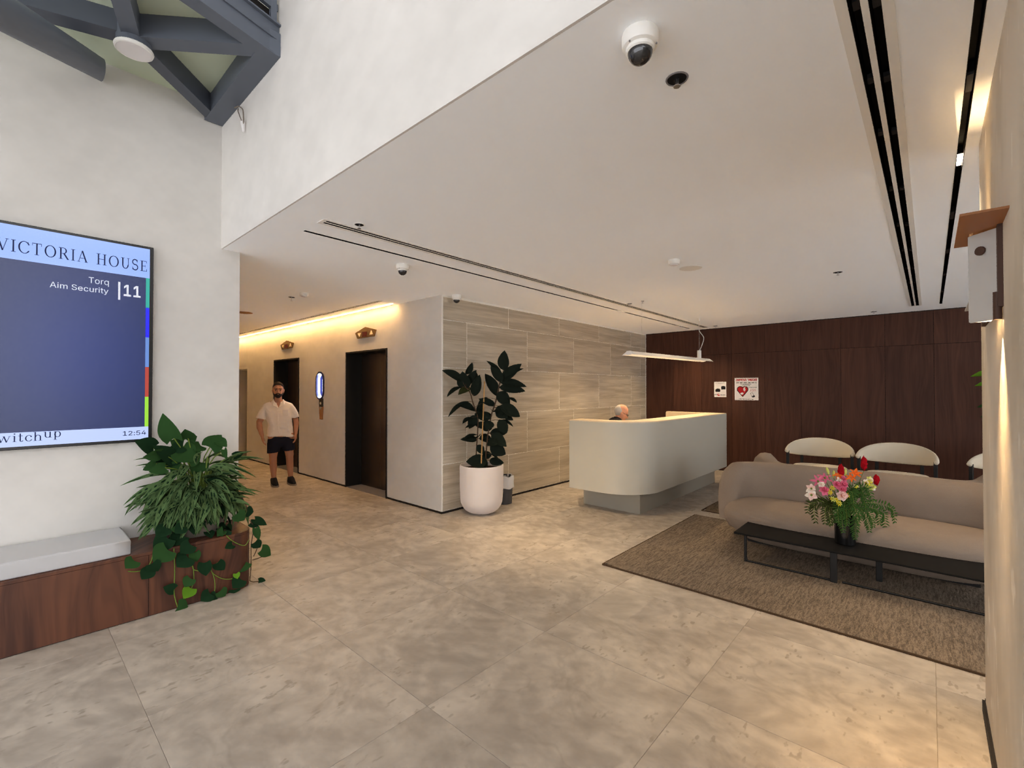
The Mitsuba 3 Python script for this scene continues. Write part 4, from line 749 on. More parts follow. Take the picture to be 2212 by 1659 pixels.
# ================================================================ notices on the wood wall
def flat_y(P, y, d, ): return ext_wall_y(P, y - d, y)
t = thing('notice', 'small white paper notice with two black devices on the wood wall', 'notice')
N0 = YB - 0.003
obj(t, 'sheet', flat_y(sbox(-3.30, 1.495, -3.062, 1.81), YB, 0.003), 'paper_white', smooth=False)
def brick(x, z, w, h, r=0.01): return rrect(x - w / 2, x + w / 2, z - h / 2, z + h / 2, r)
obj(t, 'picture', cat_([flat_y(brick(-3.228, 1.632, 0.095, 0.06), N0, 0.001), flat_y(brick(-3.12, 1.684, 0.085, 0.06), N0, 0.001), flat_y(brick(-3.228, 1.664, 0.06, 0.014, 0.004), N0, 0.001), flat_y(brick(-3.12, 1.716, 0.05, 0.012, 0.004), N0, 0.001)]), 'ink_black', smooth=False)
obj(t, 'red_logo', flat_y(Point(-3.212, 1.543).buffer(0.026).difference(Point(-3.205, 1.551).buffer(0.014)), N0, 0.001), 'ink_red', smooth=False)
def lines(x0, x1, z, h, word, gap, seed):
    rr, gs, x = random.Random(seed), [], x0
    while x < x1 - word * 0.4:
        w = min(rr.uniform(0.6, 1.4) * word, x1 - x); gs.append(sbox(x, z - h / 2, x + w, z + h / 2)); x += w + gap
    return unary_union(gs)
obj(t, 'small_print', cat_([flat_y(lines(-3.275, -3.09, 1.785, 0.006, 0.02, 0.006, 1), N0, 0.001), flat_y(lines(-3.22, -3.14, 1.77, 0.006, 0.02, 0.006, 2), N0, 0.001), flat_y(lines(-3.295, -3.245, 1.545, 0.018, 0.03, 0.006, 3), N0, 0.001), flat_y(lines(-3.175, -3.08, 1.543, 0.016, 0.04, 0.006, 4), N0, 0.001), flat_y(lines(-3.175, -3.08, 1.52, 0.008, 0.03, 0.006, 5), N0, 0.001)]), 'ink_grey', smooth=False)
t = thing('safety_sign', 'white defibrillator sign with a red heart and the number 101 on the wood wall', 'sign')
obj(t, 'board', bx(-2.902, -2.468, YB - 0.008, YB, 1.440, 1.882, 0.001), 'paper_white', smooth=False); S0 = YB - 0.008
hv = unary_union([Point(-2.796, 1.655).buffer(0.051), Point(-2.71, 1.655).buffer(0.051), Polygon([(-2.843, 1.634), (-2.663, 1.634), (-2.753, 1.518)])])
obj(t, 'heart_outline', flat_y(hv.buffer(0.012), S0, 0.001), 'ink_black', smooth=False)
obj(t, 'heart', flat_y(hv, S0 - 0.001, 0.001), 'ink_red', smooth=False)
bolt = Polygon([(-2.735, 1.69), (-2.70, 1.70), (-2.712, 1.66), (-2.690, 1.662), (-2.725, 1.59), (-2.716, 1.63), (-2.742, 1.632)])
obj(t, 'heart_symbol', flat_y(unary_union([bolt, affinity.scale(Point(-2.765, 1.572).buffer(0.03), 1, 0.7)]), S0 - 0.002, 0.001), 'paper_white', smooth=False)
def sans_y(text, h, x_left, z, width, y):
    m = meshkit.text_mesh(text, h, 0.001); x0, x1 = m.bounds[:, 0]; v = m.vertices
    m.vertices = np.c_[x_left + (v[:, 0] - x0) * width / (x1 - x0), y - v[:, 2], z + v[:, 1]]; return m
obj(t, 'number', sans_y('101', 0.045, -2.618, 1.618, 0.105, S0), 'ink_red', smooth=False)
HEB = [Polygon(p[0], p[1:]) for p in HEBREW]
hp = unary_union([p.buffer(0) for p in HEB]); hx0, hz0, hx1, hz1 = hp.bounds
hp = affinity.translate(affinity.scale(affinity.translate(hp, -hx0, -hz0), 0.385 / (hx1 - hx0), 0.046 / (hz1 - hz0), origin=(0, 0)), -2.878, 1.818)
obj(t, 'heading', flat_y(hp, S0, 0.001), 'ink_red', smooth=False)
obj(t, 'small_print', cat_([flat_y(lines(-2.87, -2.50, 1.785, 0.014, 0.05, 0.016, 11), S0, 0.001), flat_y(lines(-2.79, -2.58, 1.757, 0.010, 0.03, 0.006, 12), S0, 0.001), flat_y(lines(-2.76, -2.62, 1.738, 0.010, 0.03, 0.006, 13), S0, 0.001), flat_y(lines(-2.64, -2.49, 1.692, 0.009, 0.03, 0.006, 14), S0, 0.001), flat_y(lines(-2.82, -2.55, 1.462, 0.009, 0.03, 0.008, 15), S0, 0.001)]), 'ink_black', smooth=False)
ph = affinity.rotate(sbox(-2.60, 1.50, -2.555, 1.59), 22)
obj(t, 'phone_symbol', flat_y(unary_union([ph.difference(ph.buffer(-0.006)), affinity.rotate(sbox(-2.575, 1.50, -2.53, 1.535), 22)]), S0, 0.001), 'ink_black', smooth=False)

# ================================================================ lounge
def rug(name, x0, x1, y0, y1, h, label, m_):
    t = thing(name, label, 'rug')
    obj(t, 'pile', soft_box(x0 + 0.012, x1 - 0.012, y0 + 0.012, y1 - 0.012, 0.001, h, h * 0.45), m_, smooth=50)
    obj(t, 'binding', ext_z(rrect(x0, x1, y0, y1, 0.01).difference(rrect(x0 + 0.013, x1 - 0.013, y0 + 0.013, y1 - 0.013, 0.006)), 0.0008, h * 0.75), 'rug_binding', smooth=False)
rug('rug', -2.30, 2.9, 3.80, 6.12, 0.016, 'large beige woven rug under the black coffee table', 'rug_wool')
rug('rug', -2.32, 2.9, 6.40, 9.3, 0.014, 'darker rug behind the nearer sofa, only its corner showing', 'rug_dark')
def sofa(label, x0, x1, y0, depth, turn, ears=0.0, hb=0.79):
    t = thing('sofa', label, 'sofa'); L, D = x1 - x0, depth
    def place(v):
        v = np.array(v)
        if turn: return np.c_[x1 - v[:, 0], y0 + D - v[:, 1], v[:, 2]]
        return np.c_[x0 + v[:, 0], y0 + v[:, 1], v[:, 2]]
    th = np.linspace(0, 2 * np.pi, 96, endpoint=False); rings = []
    cx, cy, a, b = L / 2, 0.43, L / 2 - 0.075, 0.44
    for z, ins in ((0.03, 0.24), (0.045, 0.20), (0.09, 0.14), (0.15, 0.075), (0.21, 0.028), (0.27, 0.004), (0.32, 0.0), (0.36, 0.018), (0.395, 0.055), (0.418, 0.11), (0.428, 0.18), (0.43, 0.30)):
        e = 2 / 3.6; co, si = np.cos(th), np.sin(th)
        rings.append(np.c_[cx + (a - ins) * np.sign(co) * np.abs(co) ** e, cy + (b - ins) * np.sign(si) * np.abs(si) ** e, np.full(96, z)])
    obj(t, 'seat', loft([place(r) for r in rings], True), 'sofa_velvet', smooth=True)
    rings = []; e = 2 / 3.8; ac, bc, yc = L / 2 - 0.12, D - 0.34 - 0.16, 0.34
    phs = np.linspace(0.0, np.pi, 90); P = np.c_[L / 2 + ac * np.sign(np.cos(phs)) * np.abs(np.cos(phs)) ** e, yc + bc * np.abs(np.sin(phs)) ** e]
    d = np.r_[0, np.cumsum(np.linalg.norm(np.diff(P, axis=0), axis=1))]; s = np.linspace(0, d[-1], 110)
    P = np.c_[np.interp(s, d, P[:, 0]), np.interp(s, d, P[:, 1])]; tg = np.gradient(P, axis=0); tg /= np.linalg.norm(tg, axis=1, keepdims=True); nn = np.c_[tg[:, 1], -tg[:, 0]]
    for _ in range(3): nn[1:-1] = (nn[:-2] + nn[1:-1] + nn[2:]) / 3
    nn /= np.linalg.norm(nn, axis=1, keepdims=True)
    for i in range(len(P)):
        q = min(s[i], d[-1] - s[i]); f = min(1.0, q / 0.34); f = math.sin(f * np.pi / 2) ** 0.7
        hh = 0.20 + (hb - 0.20) * f
        if ears: hh += ears * math.exp(-((q - 0.34) / 0.11) ** 2)
        z0 = 0.04 + 0.16 * (1 - f)
        k = 0.45 + 0.55 * f; w0, w1, w2 = 0.055 * k, 0.095 * k, 0.135 * k; lean = 0.06
        prof = [(-w0, 0.0), (-w1, 0.2), (-w1 * 1.05, 0.42), (-w2, 0.68), (-w2 * 1.0, 0.82), (-w2 * 0.82, 0.92), (-w2 * 0.45, 0.985), (0, 1.0), (w2 * 0.45, 0.985), (w2 * 0.85, 0.92), (w2 * 1.04, 0.82), (w2 * 1.0, 0.66), (w1 * 1.15, 0.4), (w1, 0.18), (w0, 0.0)]
        rings.append(np.array([[P[i, 0] + nn[i, 0] * (o + lean * zz), P[i, 1] + nn[i, 1] * (o + lean * zz), z0 + (hh - z0) * zz] for o, zz in prof]))
    obj(t, 'backrest_shell', loft([place(r) for r in rings], True), 'sofa_velvet', smooth=True)
    obj(t, 'foot_plinth', place_mesh(bx(0.32, L - 0.32, 0.28, D - 0.28, 0.0, 0.06), place), 'black_trim', smooth=False)
def place_mesh(m, f):
    m = m.copy(); m.vertices = f(m.vertices); return m
sofa('taupe rounded sofa facing the black coffee table', -1.79, 0.62, 5.14, 1.02, False, hb=0.80)
sofa('second taupe sofa standing back to back behind the nearer sofa', -1.72, 0.62, 6.36, 1.0, True, ears=0.10, hb=0.735)
def lounge_chair(cx, cy, rz, label):
    t = thing('lounge_chair', label, 'chair', None); m = mk((cx, cy, 0), rz)
    th = np.linspace(-1.0, 1.0, 61); rings = []
    for q in th:
        a = q * 1.62; x, y = 0.415 * math.sin(a), -0.30 + 0.52 * math.cos(a) + 0.08
        n = np.array([math.sin(a) / 0.415, math.cos(a) / 0.52]); n /= np.linalg.norm(n)
        f = math.cos(q * np.pi / 2) ** 0.85; hh = 0.022 + 0.128 * f; zc = 0.695 + 0.035 * f; w = 0.026 + 0.010 * f
        ring_p = []
        for k in range(16):
            b = 2 * np.pi * k / 16; r_ = math.cos(b) * w; z_ = math.sin(b) * hh
            ring_p.append([x + n[0] * (r_ + 0.10 * z_), y + n[1] * (r_ + 0.10 * z_), zc + z_])
        rings.append(np.array(ring_p))
    obj(t, 'backrest', loft(rings, True), 'cream_boucle', smooth=True, m=m)
    rg = []
    for z, ins in ((0.385, 0.05), (0.39, 0.02), (0.42, 0.0), (0.455, 0.0), (0.478, 0.025), (0.486, 0.08), (0.488, 0.2)):
        c = np.linspace(0, 2 * np.pi, 48, endpoint=False); e = 2 / 2.8
        rg.append(np.c_[(0.36 - ins) * np.sign(np.cos(c)) * np.abs(np.cos(c)) ** e, -0.13 + (0.34 - ins) * np.sign(np.sin(c)) * np.abs(np.sin(c)) ** e, np.full(48, z)])
    obj(t, 'seat', loft(rg, True), 'cream_boucle', smooth=True, m=m)
    for x, y, zt in ((-0.405, -0.20, 0.70), (0.405, -0.20, 0.70), (-0.25, 0.24, 0.66), (0.25, 0.24, 0.66)):
        obj(t, 'leg', bx(x - 0.02, x + 0.02, y - 0.02, y + 0.02, 0.014, zt, 0.004), 'black_metal', smooth=False, m=m)
    obj(t, 'seat_frame', cat_([bx(-0.39, 0.39, -0.215, -0.19, 0.36, 0.385), bx(-0.25, 0.25, 0.225, 0.25, 0.36, 0.385), bx(-0.40, -0.36, -0.21, 0.24, 0.36, 0.385), bx(0.36, 0.40, -0.21, 0.24, 0.36, 0.385)]), 'black_metal', smooth=False, m=m)
lounge_chair(-1.27, 8.50, 0.10, 'cream lounge chair with black legs, nearer the reception desk')
lounge_chair(-0.345, 8.42, -0.04, 'cream lounge chair with black legs directly behind the flower vase')
lounge_chair(0.83, 8.42, -0.25, 'cream lounge chair mostly hidden by the column wall, only its arm tip showing')
# coffee table
t = thing('coffee_table', 'long low black coffee table with thin metal legs on the rug', 'table')
ZT = 0.286; TX0, TX1 = -1.405, 1.0
obj(t, 'top', bx(TX0, TX1, 4.725, 5.215, ZT - 0.018, ZT, 0.004), 'table_stone', smooth=False)
def flat_bar(a, b, w, h): return beam(a, b, w, *h)
zr = 0.0165
obj(t, 'leg', bx(-1.322, -1.300, 4.752, 4.775, zr, ZT - 0.018, 0.003), 'black_metal', smooth=False)
obj(t, 'leg', bx(-0.640, -0.590, 4.735, 4.751, zr, ZT - 0.018, 0.003), 'black_metal', smooth=False)
obj(t, 'leg', bx(-0.352, -0.308, 5.02, 5.036, zr, ZT - 0.018, 0.003), 'black_metal', smooth=False)
obj(t, 'leg', bx(0.80, 0.85, 4.76, 4.785, zr, ZT - 0.018, 0.003), 'black_metal', smooth=False)
obj(t, 'floor_rail', tube(bez([(-1.311, 4.763, 0.05), (-1.306, 4.763, 0.031), (-1.29, 4.763, 0.026), (-0.61, 4.763, 0.026)], 20), 0.009, 8), 'black_metal', smooth=True)
obj(t, 'floor_rail', tube([(-0.56, 4.770, 0.026), (0.84, 4.772, 0.026)], 0.009, 8), 'black_metal', smooth=True)
obj(t, 'top_rail', cat_([bx(-1.32, 0.84, 4.756, 4.776, ZT - 0.022, ZT - 0.018), bx(-0.62, -0.33, 5.02, 5.036, ZT - 0.030, ZT - 0.018), bx(-0.625, -0.60, 4.74, 5.03, ZT - 0.030, ZT - 0.018)]), 'black_metal', smooth=False)
# ================================================================ people
def hull(J, a, *more):
    return m3.Manifold.batch_hull([m3.Manifold.sphere(J[k][1], 20).translate([float(v) for v in J[k][0]]) for k in (a, *more)])
def ball(c, r, s=(1, 1, 1)): return m3.Manifold.sphere(1.0, 28).scale([r * v for v in s]).translate([float(v) for v in c])
def fuse(ms, edge, it=8):
    m = m3.Manifold.batch_boolean(ms, m3.OpType.Add).refine_to_length(edge)
    q = m.to_mesh(); t_ = trimesh.Trimesh(q.vert_properties[:, :3], q.tri_verts, process=True)
    trimesh.smoothing.filter_taubin(t_, lamb=0.5, nu=0.53, iterations=it); return t_
def head_parts(c, R, kind):
    """manifolds of a head about its own centre c (between the ears), R: 3x3 turning local x (face), y (left), z (up)"""
    def at(p): return np.array(c) + R @ np.array(p)
    def B(p, r, s=(1, 1, 1)):
        M = np.c_[R * (np.array(s) * r)[None, :], at(p)]
        return m3.Manifold.sphere(1.0, 26).transform(M)
    ms = [B((-0.012, 0, 0.035), 0.098, (1.0, 0.80, 0.98)), B((0.012, 0, -0.02), 0.088, (0.92, 0.78, 1.12)), B((0.045, 0, -0.075), 0.046, (0.95, 1.0, 0.85))]
    ms += [m3.Manifold.batch_hull([B((0.088, 0, 0.005), 0.008), B((0.108, 0, -0.028), 0.012), B((0.086, 0.016, -0.034), 0.007), B((0.086, -0.016, -0.034), 0.007)])]   # nose
    ms += [m3.Manifold.batch_hull([B((0.080, 0.012, 0.022), 0.010), B((0.070, 0.046, 0.024), 0.010)]), m3.Manifold.batch_hull([B((0.080, -0.012, 0.022), 0.010), B((0.070, -0.046, 0.024), 0.010)])]
    ms += [B((0.082, 0, -0.060), 0.018, (0.6, 1.2, 0.42)), B((0.079, 0, -0.072), 0.017, (0.6, 1.1, 0.45))]                                                              # lips
    for s in (1, -1): ms += [B((-0.008, 0.078 * s, -0.008), 0.030, (0.55, 0.32, 1.05)), B((-0.014, 0.086 * s, 0.004), 0.022, (0.5, 0.3, 0.9))]
    return ms, B, at
def hand(J, wrist, side, down, fwd, out, s=1.0):
    """five fingers hanging from a wrist: down = along the fingers, fwd = thumb side, out = back of the hand"""
    w = np.array(wrist); d, f, o = (np.array(v, float) / np.linalg.norm(v) for v in (down, fwd, out)); ms = []
    def S(p, r): return m3.Manifold.sphere(r, 14).translate([float(v) for v in p])
    pt = lambda a, b, c: w + d * a * s + f * b * s + o * c * s
    ms.append(m3.Manifold.batch_hull([S(w, 0.026 * s), S(pt(0.085, 0.030, 0), 0.013 * s), S(pt(0.088, -0.030, 0), 0.012 * s), S(pt(0.035, 0.030, 0), 0.016 * s), S(pt(0.035, -0.026, 0), 0.015 * s)]))
    for k, (b, L) in enumerate(((0.029, 0.070), (0.010, 0.080), (-0.010, 0.074), (-0.029, 0.056))):
        a0, a1, a2, a3 = pt(0.082, b, 0), pt(0.088 + L * .42, b * 1.08, -0.008), pt(0.086 + L * .75, b * 1.08, -0.020), pt(0.084 + L * .98, b * 1.05, -0.036)
        for p, q, r0, r1 in ((a0, a1, .0105, .0095), (a1, a2, .0095, .0085), (a2, a3, .0085, .0072)): ms.append(m3.Manifold.batch_hull([S(p, r0 * s), S(q, r1 * s)]))
    t0, t1, t2 = pt(0.025, 0.026, -0.004), pt(0.058, 0.050, -0.014), pt(0.088, 0.052, -0.022)
    ms += [m3.Manifold.batch_hull([S(t0, .015 * s), S(t1, .0115 * s)]), m3.Manifold.batch_hull([S(t1, .0115 * s), S(t2, .0085 * s)])]
    return ms
def as_tm(m):
    q = m.to_mesh(); return trimesh.Trimesh(q.vert_properties[:, :3], q.tri_verts, process=True)
FW = np.array([0.93, -0.367, 0]); LF = np.array([0.367, 0.93, 0])
MM = np.eye(4); MM[:3, 0], MM[:3, 1], MM[2, 2], MM[:3, 3] = FW * 0.965, LF * 0.965, 0.965, (-8.30, 3.245, 0.0)

man = thing('person', 'person in white short sleeved shirt and dark shorts standing in the lift lobby', 'person')
J = {'pel': ((0, 0.0, 0.93), .125), 'hl': ((0, .095, .90), .105), 'hr': ((0, -.115, .90), .105), 'wl': ((.0, .052, 1.10), .088), 'wr': ((.0, -.092, 1.10), .088),
     'cl': ((-.012, .040, 1.32), .092), 'cr': ((-.012, -.145, 1.32), .092), 'sl': ((-.02, .118, 1.405), .058), 'sr': ((-.02, -.232, 1.405), .058), 'nb': ((-.015, -.055, 1.50), .060), 'nt': ((.012, -.058, 1.60), .056),
     'el': ((-.045, .225, 1.175), .047), 'er': ((-.03, -.355, 1.135), .047), 'fl': ((-.02, .235, 1.09), .046), 'fr': ((.0, -.350, 1.055), .046), 'vl': ((.035, .225, .915), .030), 'vr': ((.055, -.305, .90), .030),
     'kl': ((.015, .13, .50), .061), 'kr': ((.02, -.135, .49), .061), 'kl2': ((-.015, .135, .37), .060), 'kr2': ((-.01, -.13, .36), .060), 'al': ((-.025, .15, .12), .036), 'ar': ((-.01, -.12, .12), .036),
     'tl': ((.04, .155, .06), .026), 'tr': ((.05, -.117, .06), .026)}
ms = [hull(J, 'pel', 'hl', 'hr'), hull(J, 'hl', 'hr', 'wl', 'wr'), hull(J, 'wl', 'wr', 'cl', 'cr'), hull(J, 'cl', 'cr', 'sl', 'sr'), hull(J, 'sl', 'sr', 'nb'), hull(J, 'nb', 'nt')]
for a in 'lr': ms += [hull(J, 's' + a, 'e' + a), hull(J, 'e' + a, 'f' + a), hull(J, 'f' + a, 'v' + a), hull(J, 'h' + a, 'k' + a), hull(J, 'k' + a, 'k' + a + '2'), hull(J, 'k' + a + '2', 'a' + a), hull(J, 'a' + a, 't' + a)]
hm, HB, HA = head_parts((.015, -.06, 1.692), np.eye(3) * 1.1, 0)
ms += hm
ms += hand(J, J['vl'][0], 1, (.10, .0, -1), (1, -.15, .1), (-.05, 1, 0)) + hand(J, J['vr'][0], -1, (.05, .12, -1), (1, .15, .05), (0, -1, 0))
obj(man, 'body', fuse(ms, 0.011, 6), 'skin', smooth=True, m=MM)
hair = HB((-0.016, 0, 0.045), 0.103, (1.0, 0.82, 0.97)).trim_by_plane([-0.55, 0, 0.83], float(np.dot([-0.55, 0, 0.83], HA((0, 0, 0.052)))))
hair = hair + HB((-0.03, 0, 0.01), 0.095, (0.9, 0.84, 1.0)).trim_by_plane([-1, 0, 0.0], float(np.dot([-1, 0, 0], HA((-0.012, 0, 0)))))
obj(man, 'hair', fuse([hair], 0.01, 3), 'hair_dark', smooth=True, m=MM)
brd = m3.Manifold.batch_hull([HB((0.052, 0, -0.082), 0.046, (0.98, 1.02, 0.86)), HB((0.018, 0.055, -0.05), 0.022), HB((0.018, -0.055, -0.05), 0.022), HB((0.066, 0, -0.05), 0.026, (1, 1.4, .8))])
brd = brd - HB((0.112, 0, -0.064), 0.026, (1, 1.0, 0.36)) - HB((0.12, 0, -0.02), 0.04, (1, 1.1, 0.7))
obj(man, 'beard', fuse([brd], 0.008, 3), 'hair_dark', smooth=True, m=MM)
for s in (1, -1):
    obj(man, 'eye', as_tm(HB((0.077, 0.031 * s, 0.006), 0.013, (0.7, 1.1, 0.6))), 'eye_dark', smooth=True, m=MM)
    obj(man, 'eyebrow', as_tm(m3.Manifold.batch_hull([HB((0.088, 0.016 * s, 0.026), 0.006), HB((0.078, 0.048 * s, 0.028), 0.006)])), 'hair_dark', smooth=True, m=MM)
# loose shirt
Q = {'hl': ((.0, .078, .86), .122), 'hr': ((.0, -.118, .86), .122), 'wl': ((.012, .062, 1.08), .112), 'wr': ((.012, -.102, 1.08), .112), 'cl': ((.0, .042, 1.28), .118), 'cr': ((.0, -.152, 1.28), .118), 'sl': ((-.02, .122, 1.398), .074), 'sr': ((-.02, -.236, 1.398), .074),
     'nb': ((-.02, -.055, 1.470), .072), 'cl2': ((-.035, .195, 1.26), .080), 'cr2': ((-.025, -.315, 1.245), .080), 'el': ((-.05, .225, 1.12), .086), 'er': ((-.03, -.365, 1.11), .086)}
tor = [hull(Q, 'hl', 'hr', 'wl', 'wr'), hull(Q, 'wl', 'wr', 'cl', 'cr'), hull(Q, 'cl', 'cr', 'sl', 'sr'), hull(Q, 'sl', 'sr', 'nb')]
slv = []
for a, s in (('l', 1), ('r', -1)):
    n = np.array([0.03, -0.20 * s, 1.0]); n /= np.linalg.norm(n); e = np.array([-.045, .225 if s > 0 else -.35, 1.205])
    slv.append(m3.Manifold.batch_boolean([hull(Q, 's' + a, 'c' + a + '2'), hull(Q, 'c' + a + '2', 'e' + a)], m3.OpType.Add).trim_by_plane(n.tolist(), float(n @ e)))
shirt = m3.Manifold.batch_boolean(tor, m3.OpType.Add).trim_by_plane([0, 0.06, 1], 0.876) + slv[0] + slv[1]
shirt = shirt.trim_by_plane([0.42, 0, -0.907], float(np.dot([0.42, 0, -0.907], [-0.02, -0.055, 1.515])))
vcut = m3.Manifold.hull_points([[0.02, -0.055 - .062, 1.56], [0.02, -0.055 + .062, 1.56], [0.02, -0.055, 1.385], [0.30, -0.055 - .085, 1.60], [0.30, -0.055 + .085, 1.60], [0.30, -0.055, 1.36], [-0.03, -.055, 1.58]])
shirt = shirt - vcut
sm = shirt.refine_to_length(0.016); q = sm.to_mesh(); sm = trimesh.Trimesh(q.vert_properties[:, :3], q.tri_verts, process=True)
trimesh.smoothing.filter_taubin(sm, lamb=0.5, nu=0.53, iterations=4)
v = sm.vertices; nrm_ = sm.vertex_normals; lowf = np.clip((1.15 - v[:, 2]) / 0.25, 0, 1)[:, None]
fold = (meshkit.fbm(np.c_[v[:, 0] * 9, v[:, 1] * 9, v[:, 2] * 16], 3) - 0.5)[:, None]
sm.vertices = v + nrm_ * fold * (0.012 + 0.030 * lowf)
obj(man, 'shirt', sm, 'shirt_white', smooth=True, m=MM)
pk = bx(-0.045, 0.045, -0.003, 0.003, -0.055, 0.055, 0.002); pk.apply_transform(trimesh.transformations.rotation_matrix(math.pi / 2, [0, 0, 1])); pk.apply_translation([0.139, .055, 1.30])
obj(man, 'shirt_pocket', pk, 'shirt_white', m=MM)
pl = bez([(.128, -.055, 1.37), (.150, -.055, 1.30), (.156, -.055, 1.15), (.150, -.03, .93)], 12)
obj(man, 'shirt_placket', loft([np.array([p + [0, -.014, 0], p + [.005, -.013, 0], p + [.005, .013, 0], p + [0, .014, 0]]) for p in pl], True), 'shirt_white', smooth=False, m=MM)
for s in (1, -1):
    P0 = np.array([[-.045, -.055 + .075 * s, 1.535], [.035, -.055 + .075 * s, 1.515], [.105, -.055 + .018 * s, 1.395], [.112, -.055 + .085 * s, 1.425], [.03, -.055 + .118 * s, 1.485], [-.05, -.055 + .10 * s, 1.505]])
    obj(man, 'collar', trimesh.convex.convex_hull(np.vstack([P0, P0 + [0.006, 0, 0.006]])), 'shirt_white', smooth=False, m=MM)
# shorts
W_ = {'pl': ((0, .055, .90), .104), 'pr': ((0, -.088, .90), .104), 'hl': ((0, .090, .79), .116), 'hr': ((0, -.112, .79), .116), 'kl': ((.012, .125, .60), .098), 'kr': ((.015, -.135, .58), .098)}
sh_ = m3.Manifold.batch_boolean([hull(W_, 'pl', 'pr', 'hl', 'hr')] + [hull(W_, 'h' + a, 'k' + a) for a in 'lr'], m3.OpType.Add).trim_by_plane([0, -0.10, 1], 0.605).trim_by_plane([0, 0, -1], -0.93)
obj(man, 'shorts', fuse([sh_], 0.02, 3), 'shorts_navy', smooth=40, m=MM)
for s, (ax, ay, az), yaw in ((1, J['al'][0], 0.30), (-1, J['ar'][0], 0.22)):
    c_, s_ = math.cos(yaw), math.sin(yaw)
    pt = lambda f, l, z: [ax + f * c_ - l * s_, ay + f * s_ + l * c_, z]
    sp = lambda f, l, z, r: m3.Manifold.sphere(r, 16).translate(pt(f, l, z))
    up = m3.Manifold.batch_hull([sp(-.05, 0, .058, .044), sp(.05, 0, .052, .048), sp(.135, 0.012, .042, .036), sp(.165, .006, .036, .028), sp(-.02, 0, .112, .050), sp(.02, 0, .105, .050)]).trim_by_plane([0, 0, 1], 0.022)
    obj(man, 'shoe', fuse([up], 0.012, 4), 'shoe_black', smooth=45, m=MM)
    so = np.array([pt(f, l, 0)[:2] for f, l in ((-.09, -.03), (-.095, .0), (-.09, .03), (.06, .05), (.14, .052), (.19, .03), (.20, .0), (.175, -.028), (.12, -.04), (.04, -.042))])
    obj(man, 'shoe_sole', ext_z(Polygon(so).buffer(0.006), 0.0, 0.028), 'shoe_sole', smooth=40, m=MM)

# seated receptionist: only his head and shoulder show above the counter
rec = thing('person', 'person in black clothes and glasses sitting low behind the reception desk counter', 'person')
GF = np.array([0.80, 0.60, 0]); GL = np.array([-0.60, 0.80, 0])
GM = np.eye(4); GM[:3, 0], GM[:3, 1], GM[:3, 3] = GF, GL, (-3.55, 6.16, 0.0)
K = {'hl': ((0, .10, .56), .11), 'hr': ((0, -.10, .56), .11), 'wl': ((.0, .06, .78), .115), 'wr': ((.0, -.06, .78), .115), 'cl': ((.04, .10, 1.00), .12), 'cr': ((.04, -.10, 1.00), .12), 'sl': ((.05, .19, 1.13), .068), 'sr': ((.05, -.19, 1.13), .068), 'nb': ((.075, 0, 1.17), .06), 'nt': ((.12, 0, 1.25), .056),
     'el': ((.17, .26, .87), .045), 'er': ((.17, -.26, .87), .045), 'vl': ((.36, .14, .80), .03), 'vr': ((.36, -.14, .80), .03), 'kl': ((.42, .13, .56), .068), 'kr': ((.42, -.13, .56), .068), 'al': ((.40, .14, .10), .042), 'ar': ((.40, -.14, .10), .042), 'tl': ((.52, .15, .05), .036), 'tr': ((.52, -.15, .05), .036)}
ta = 0.42; RT = np.array([[math.cos(ta), 0, math.sin(ta)], [0, 1, 0], [-math.sin(ta), 0, math.cos(ta)]])
ms = [hull(K, 'hl', 'hr', 'wl', 'wr'), hull(K, 'wl', 'wr', 'cl', 'cr'), hull(K, 'cl', 'cr', 'sl', 'sr'), hull(K, 'sl', 'sr', 'nb'), hull(K, 'nb', 'nt')]
for a in 'lr': ms += [hull(K, 's' + a, 'e' + a), hull(K, 'e' + a, 'v' + a), hull(K, 'h' + a, 'k' + a), hull(K, 'k' + a, 'a' + a), hull(K, 'a' + a, 't' + a)]
hm, HB, HA = head_parts((.145, 0, 1.295), RT, 1); ms += hm
for a, s in (('l', 1), ('r', -1)): ms += hand(K, K[f'v{a}'][0], s, (1, -.25 * s, -.12), (0, -s, .1), (0, 0, 1))
obj(rec, 'body', fuse(ms, 0.012, 5), 'skin_pale', smooth=True, m=GM)
nz = RT @ np.array([-0.75, 0, -0.66])
fr = HB((-0.022, 0, 0.028), 0.100, (0.98, 0.83, 0.98)).trim_by_plane(nz.tolist(), float(nz @ HA((0.0, 0, 0.015)))) 
nz2 = RT @ np.array([0, 0, -1.0])
obj(rec, 'hair_fringe', fuse([fr - HB((0.05, 0, -0.055), 0.075, (1, 1.3, 0.9))], 0.012, 3), 'hair_grey', smooth=True, m=GM)
for s in (1, -1):
    obj(rec, 'eye', as_tm(HB((0.078, 0.031 * s, 0.006), 0.012, (0.7, 1.1, 0.6))), 'eye_dark', smooth=True, m=GM)
gl = []
for s in (1, -1):
    pts = [HA((0.098, 0.034 * s + 0.024 * math.cos(q), 0.002 + 0.018 * math.sin(q))) for q in np.linspace(0, 2 * np.pi, 18)]
    gl += [tube(pts, 0.0022, 6), tube([HA((0.096, 0.058 * s, 0.008)), HA((0.0, 0.082 * s, 0.012))], 0.002, 5)]
gl.append(tube([HA((0.1, -0.011, 0.006)), HA((0.1, 0.011, 0.006))], 0.002, 5))
obj(rec, 'glasses', cat_(gl), 'black_plastic', m=GM)
Qs = {k: (p, r + (0.024 if k[0] in 'hwcs' else 0.02)) for k, (p, r) in K.items()}
